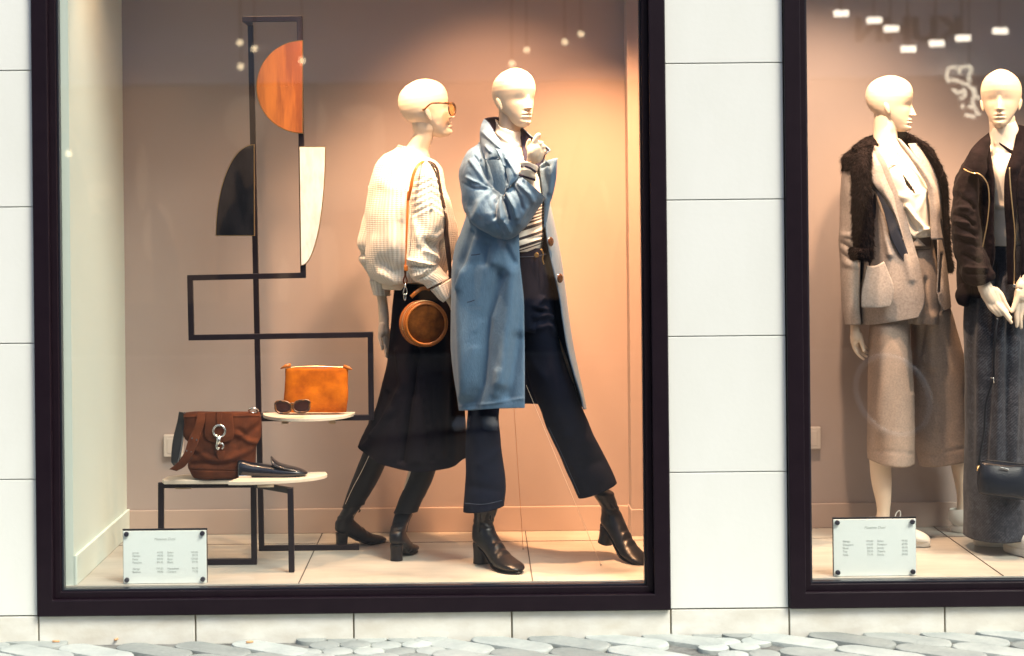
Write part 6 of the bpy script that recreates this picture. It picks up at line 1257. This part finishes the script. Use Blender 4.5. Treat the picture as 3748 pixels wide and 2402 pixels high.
for P in ([(2250, 168), (2232, 172), (2226, 190), (2232, 205)], [(2236, 197), (2258, 204), (2280, 215), (2290, 232), (2286, 250), (2292, 268), (2302, 282)], [(2256, 185), (2258, 170), (2284, 170), (2278, 190), (2280, 206)], [(2240, 220), (2252, 230), (2266, 222), (2268, 236), (2256, 244)],
          [(2290, 216), (2294, 236), (2304, 244)], [(2262, 256), (2263, 266)], [(2276, 262), (2286, 264)], [(2268, 282), (2292, 286)]):
    tube(m, [(rx(a, OY + .3), OY + .3, rz(b, OY + .3)) for a, b in P], .017, 8, steps=5 * len(P))
obj('tubing', m, MT['lamp'] if 0 else emis('neon_tube', (1.0, .88, .66), 5.5), ns)
m = M(); bar(m, (rx(2262), OY + .3, rz(165)), (rx(2262), OY + .3, 3.9), .015, .015); obj('cable', m, MT['slate'], ns, smooth=False)
# upper storeys behind give the glass its dark sky line
# the photographer, whose shoes and legs show in the glass
pe = thing('person', (-.03, -6.62, -.1), 'photographer in dark clothes and white sneakers, reflected between the two left mannequins', 'person')
MT['cloth'] = mat('dark_clothes', (.012, .013, .018), .9); MT['face'] = mat('person_skin', (.45, .30, .22), .5); MT['shoewhite'] = mat('white_leather_shoe', (.88, .90, .86), .6); MT['jacket'] = mat('navy_jacket', (.03, .04, .07), .8)
def wc(m, pts, n=16): 
    P = np.array([p[:3] for p in pts]); R = np.array([p[3] for p in pts]); st = 8 * len(pts); P = cr(P, st); R = cr(R[:, None], st)[:, 0]
    tube(m, P, R, n)
fl = M(); X0, Y0, Z0 = -.03, -6.66, -.1
wc(fl, [(X0, Y0, Z0 + .85, .13), (X0, Y0, Z0 + 1.0, .15), (X0, Y0, Z0 + 1.2, .14), (X0, Y0, Z0 + 1.38, .15), (X0, Y0 + .01, Z0 + 1.48, .08), (X0, Y0 + .02, Z0 + 1.56, .055), (X0, Y0 + .03, Z0 + 1.62, .075), (X0, Y0 + .03, Z0 + 1.70, .082), (X0, Y0 + .02, Z0 + 1.76, .04)], 20)
for s in (-1, 1):
    wc(fl, [(X0 + s * .08, Y0, Z0 + .9, .10), (X0 + s * .09, Y0 + .02, Z0 + .5, .06), (X0 + s * .10, Y0, Z0 + .1, .04), (X0 + s * .10, Y0 + .03, Z0 + .06, .04)])
    wc(fl, [(X0 + s * .16, Y0, Z0 + 1.40, .06), (X0 + s * .26, Y0 + .03, Z0 + 1.22, .045), (X0 + s * .20, Y0 + .18, Z0 + 1.32, .038), (X0 + s * .09, Y0 + .22, Z0 + 1.54, .030)])
    for k in range(5): wc(fl, [(X0 + s * .085, Y0 + .22, Z0 + 1.55 + .012 * k, .009), (X0 + s * .06, Y0 + .25, Z0 + 1.56 + .013 * k, .008), (X0 + s * .035, Y0 + .25, Z0 + 1.555 + .013 * k, .006)], 8)
q = voxel(fl, .008, 3); obj('body', q, MT['face'], pe)
m = M()
for s in (-1, 1):
    wc(m, [(X0 + s * .07, Y0, Z0 + 1.0, .135), (X0 + s * .09, Y0 + .0, Z0 + .75, .115), (X0 + s * .095, Y0 + .02, Z0 + .5, .085), (X0 + s * .10, Y0 + .01, Z0 + .25, .078), (X0 + s * .10, Y0 + .01, Z0 + .09, .08)], 20)
obj('trousers', m, MT['cloth'], pe)
m = M(); wc(m, [(X0, Y0, Z0 + .88, .175), (X0, Y0, Z0 + 1.05, .175), (X0, Y0, Z0 + 1.25, .18), (X0, Y0, Z0 + 1.42, .165), (X0, Y0, Z0 + 1.5, .07)], 24)
for s in (-1, 1): wc(m, [(X0 + s * .15, Y0, Z0 + 1.41, .08), (X0 + s * .26, Y0 + .03, Z0 + 1.21, .06), (X0 + s * .20, Y0 + .16, Z0 + 1.32, .052), (X0 + s * .12, Y0 + .21, Z0 + 1.48, .045)])
obj('jacket', m, MT['jacket'], pe)
m = M(); V = [(X0 + .088 * math.sin(a) * math.cos(b), Y0 + .005 + .095 * math.sin(a) * math.sin(b), Z0 + 1.70 + .085 * math.cos(a)) for a in np.linspace(.01, 1.75, 10) for b in np.linspace(0, 2 * math.pi, 20, endpoint=False)]; m.add(V, grid_faces(10, 20, True)); obj('hair', m, MT['cloth'], pe)
for s in (-1, 1):
    o = sneaker(pe, (X0 + s * .105, Y0 + .10, Z0 + .005), math.radians(90 - s * 12), 1.1, laces=False); o.data.materials[0] = MT['shoewhite']; o.children[0].data.materials[0] = MT['shoewhite']
cm = thing('camera', (X0, Y0 + .26, Z0 + 1.6), 'black camera held up to the photographer’s face', 'camera')
m = M(); box(m, X0 - .07, X0 + .07, Y0 + .16, Y0 + .22, Z0 + 1.56, Z0 + 1.66); obj('camera_body', m, MT['cloth'], cm, smooth=False, bevel=.006)
m = M(); disc(m, (X0, Y0 + .22, Z0 + 1.6), .035, 0, .07, 24); obj('lens', m, MT['cloth'], cm, auto=40)

hp = thing('hoop', (2.65, -5.3, -.09), 'thin white hoop reflected in the glass over the taupe culottes', 'hoop')
m = M(); hc = np.array((2.65, -5.3, .245)); tube(m, [hc + np.array((.20 * math.cos(a) - .04 * math.sin(a), .15 * math.cos(a), .255 * math.sin(a))) for a in np.linspace(0, 2 * math.pi, 60, endpoint=False)], .019, 8, closed=True); obj('rim', m, mat('white_plastic_tube', (.85, .9, .88), .35), hp)
m = M(); box(m, 2.55, 2.75, -5.36, -5.24, -.09, -.012); obj('foot', m, MT['cloth'], hp, smooth=False, bevel=.01)
# ---------------------------------------------------------------- aim the spotlights
spot(.42, .09, .15, .30, 1.6, 150, 62, 1.0, label='small metal spotlight over the blue coat')
spot(.02, .055, .18, .13, 1.60, 380, 26, 1.0, label='added small spotlight brightening the raised hand')  # extra lamp added only to brighten the hand
spot(-.52, .18, -.34, .6, 1.50, 165, 58, 1.0, label='small metal spotlight over the cream sweater')
spot(-.85, .16, -.70, .55, 1.2, 40, 75, 1.0, label='small metal spotlight over the display stand')
spot(.46, .10, .50, 1.03, .72, 400, 62, 1.0, col=(1.0, .45, .20), label='small metal spotlight washing the right back wall')
spot(-1.15, .25, -1.43, .55, 1.4, 15, 80, 1.0, label='added small spotlight brightening the left side wall')  # extra lamp added to lift the dull side wall
spot(.15, .09, .30, .25, .2, 40, 70, 1.0, col=(1.0, .72, .45), label='small metal spotlight over the front of the floor')
spot(1.72, .36, 1.62, .62, 1.2, 165, 62, 1.0, label='small metal spotlight over the grey blazer')
spot(1.28, .12, 1.35, .95, .9, 160, 85, 1.0, col=(1.0, .66, .44), label='added small spotlight brightening the back wall of the right window')  # added wash, brightens the wall behind the blazer
spot(2.30, .14, 2.1, .5, 1.6, 130, 60, 1.0, label='small metal spotlight over the velvet jacket')
spot(.06, .22, .08, 1.03, .85, 110, 80, 1.0, col=(1.0, .50, .26), label='added small spotlight widening the peach glow on the back wall')  # second peach lamp, added to spread the wall glow leftwards
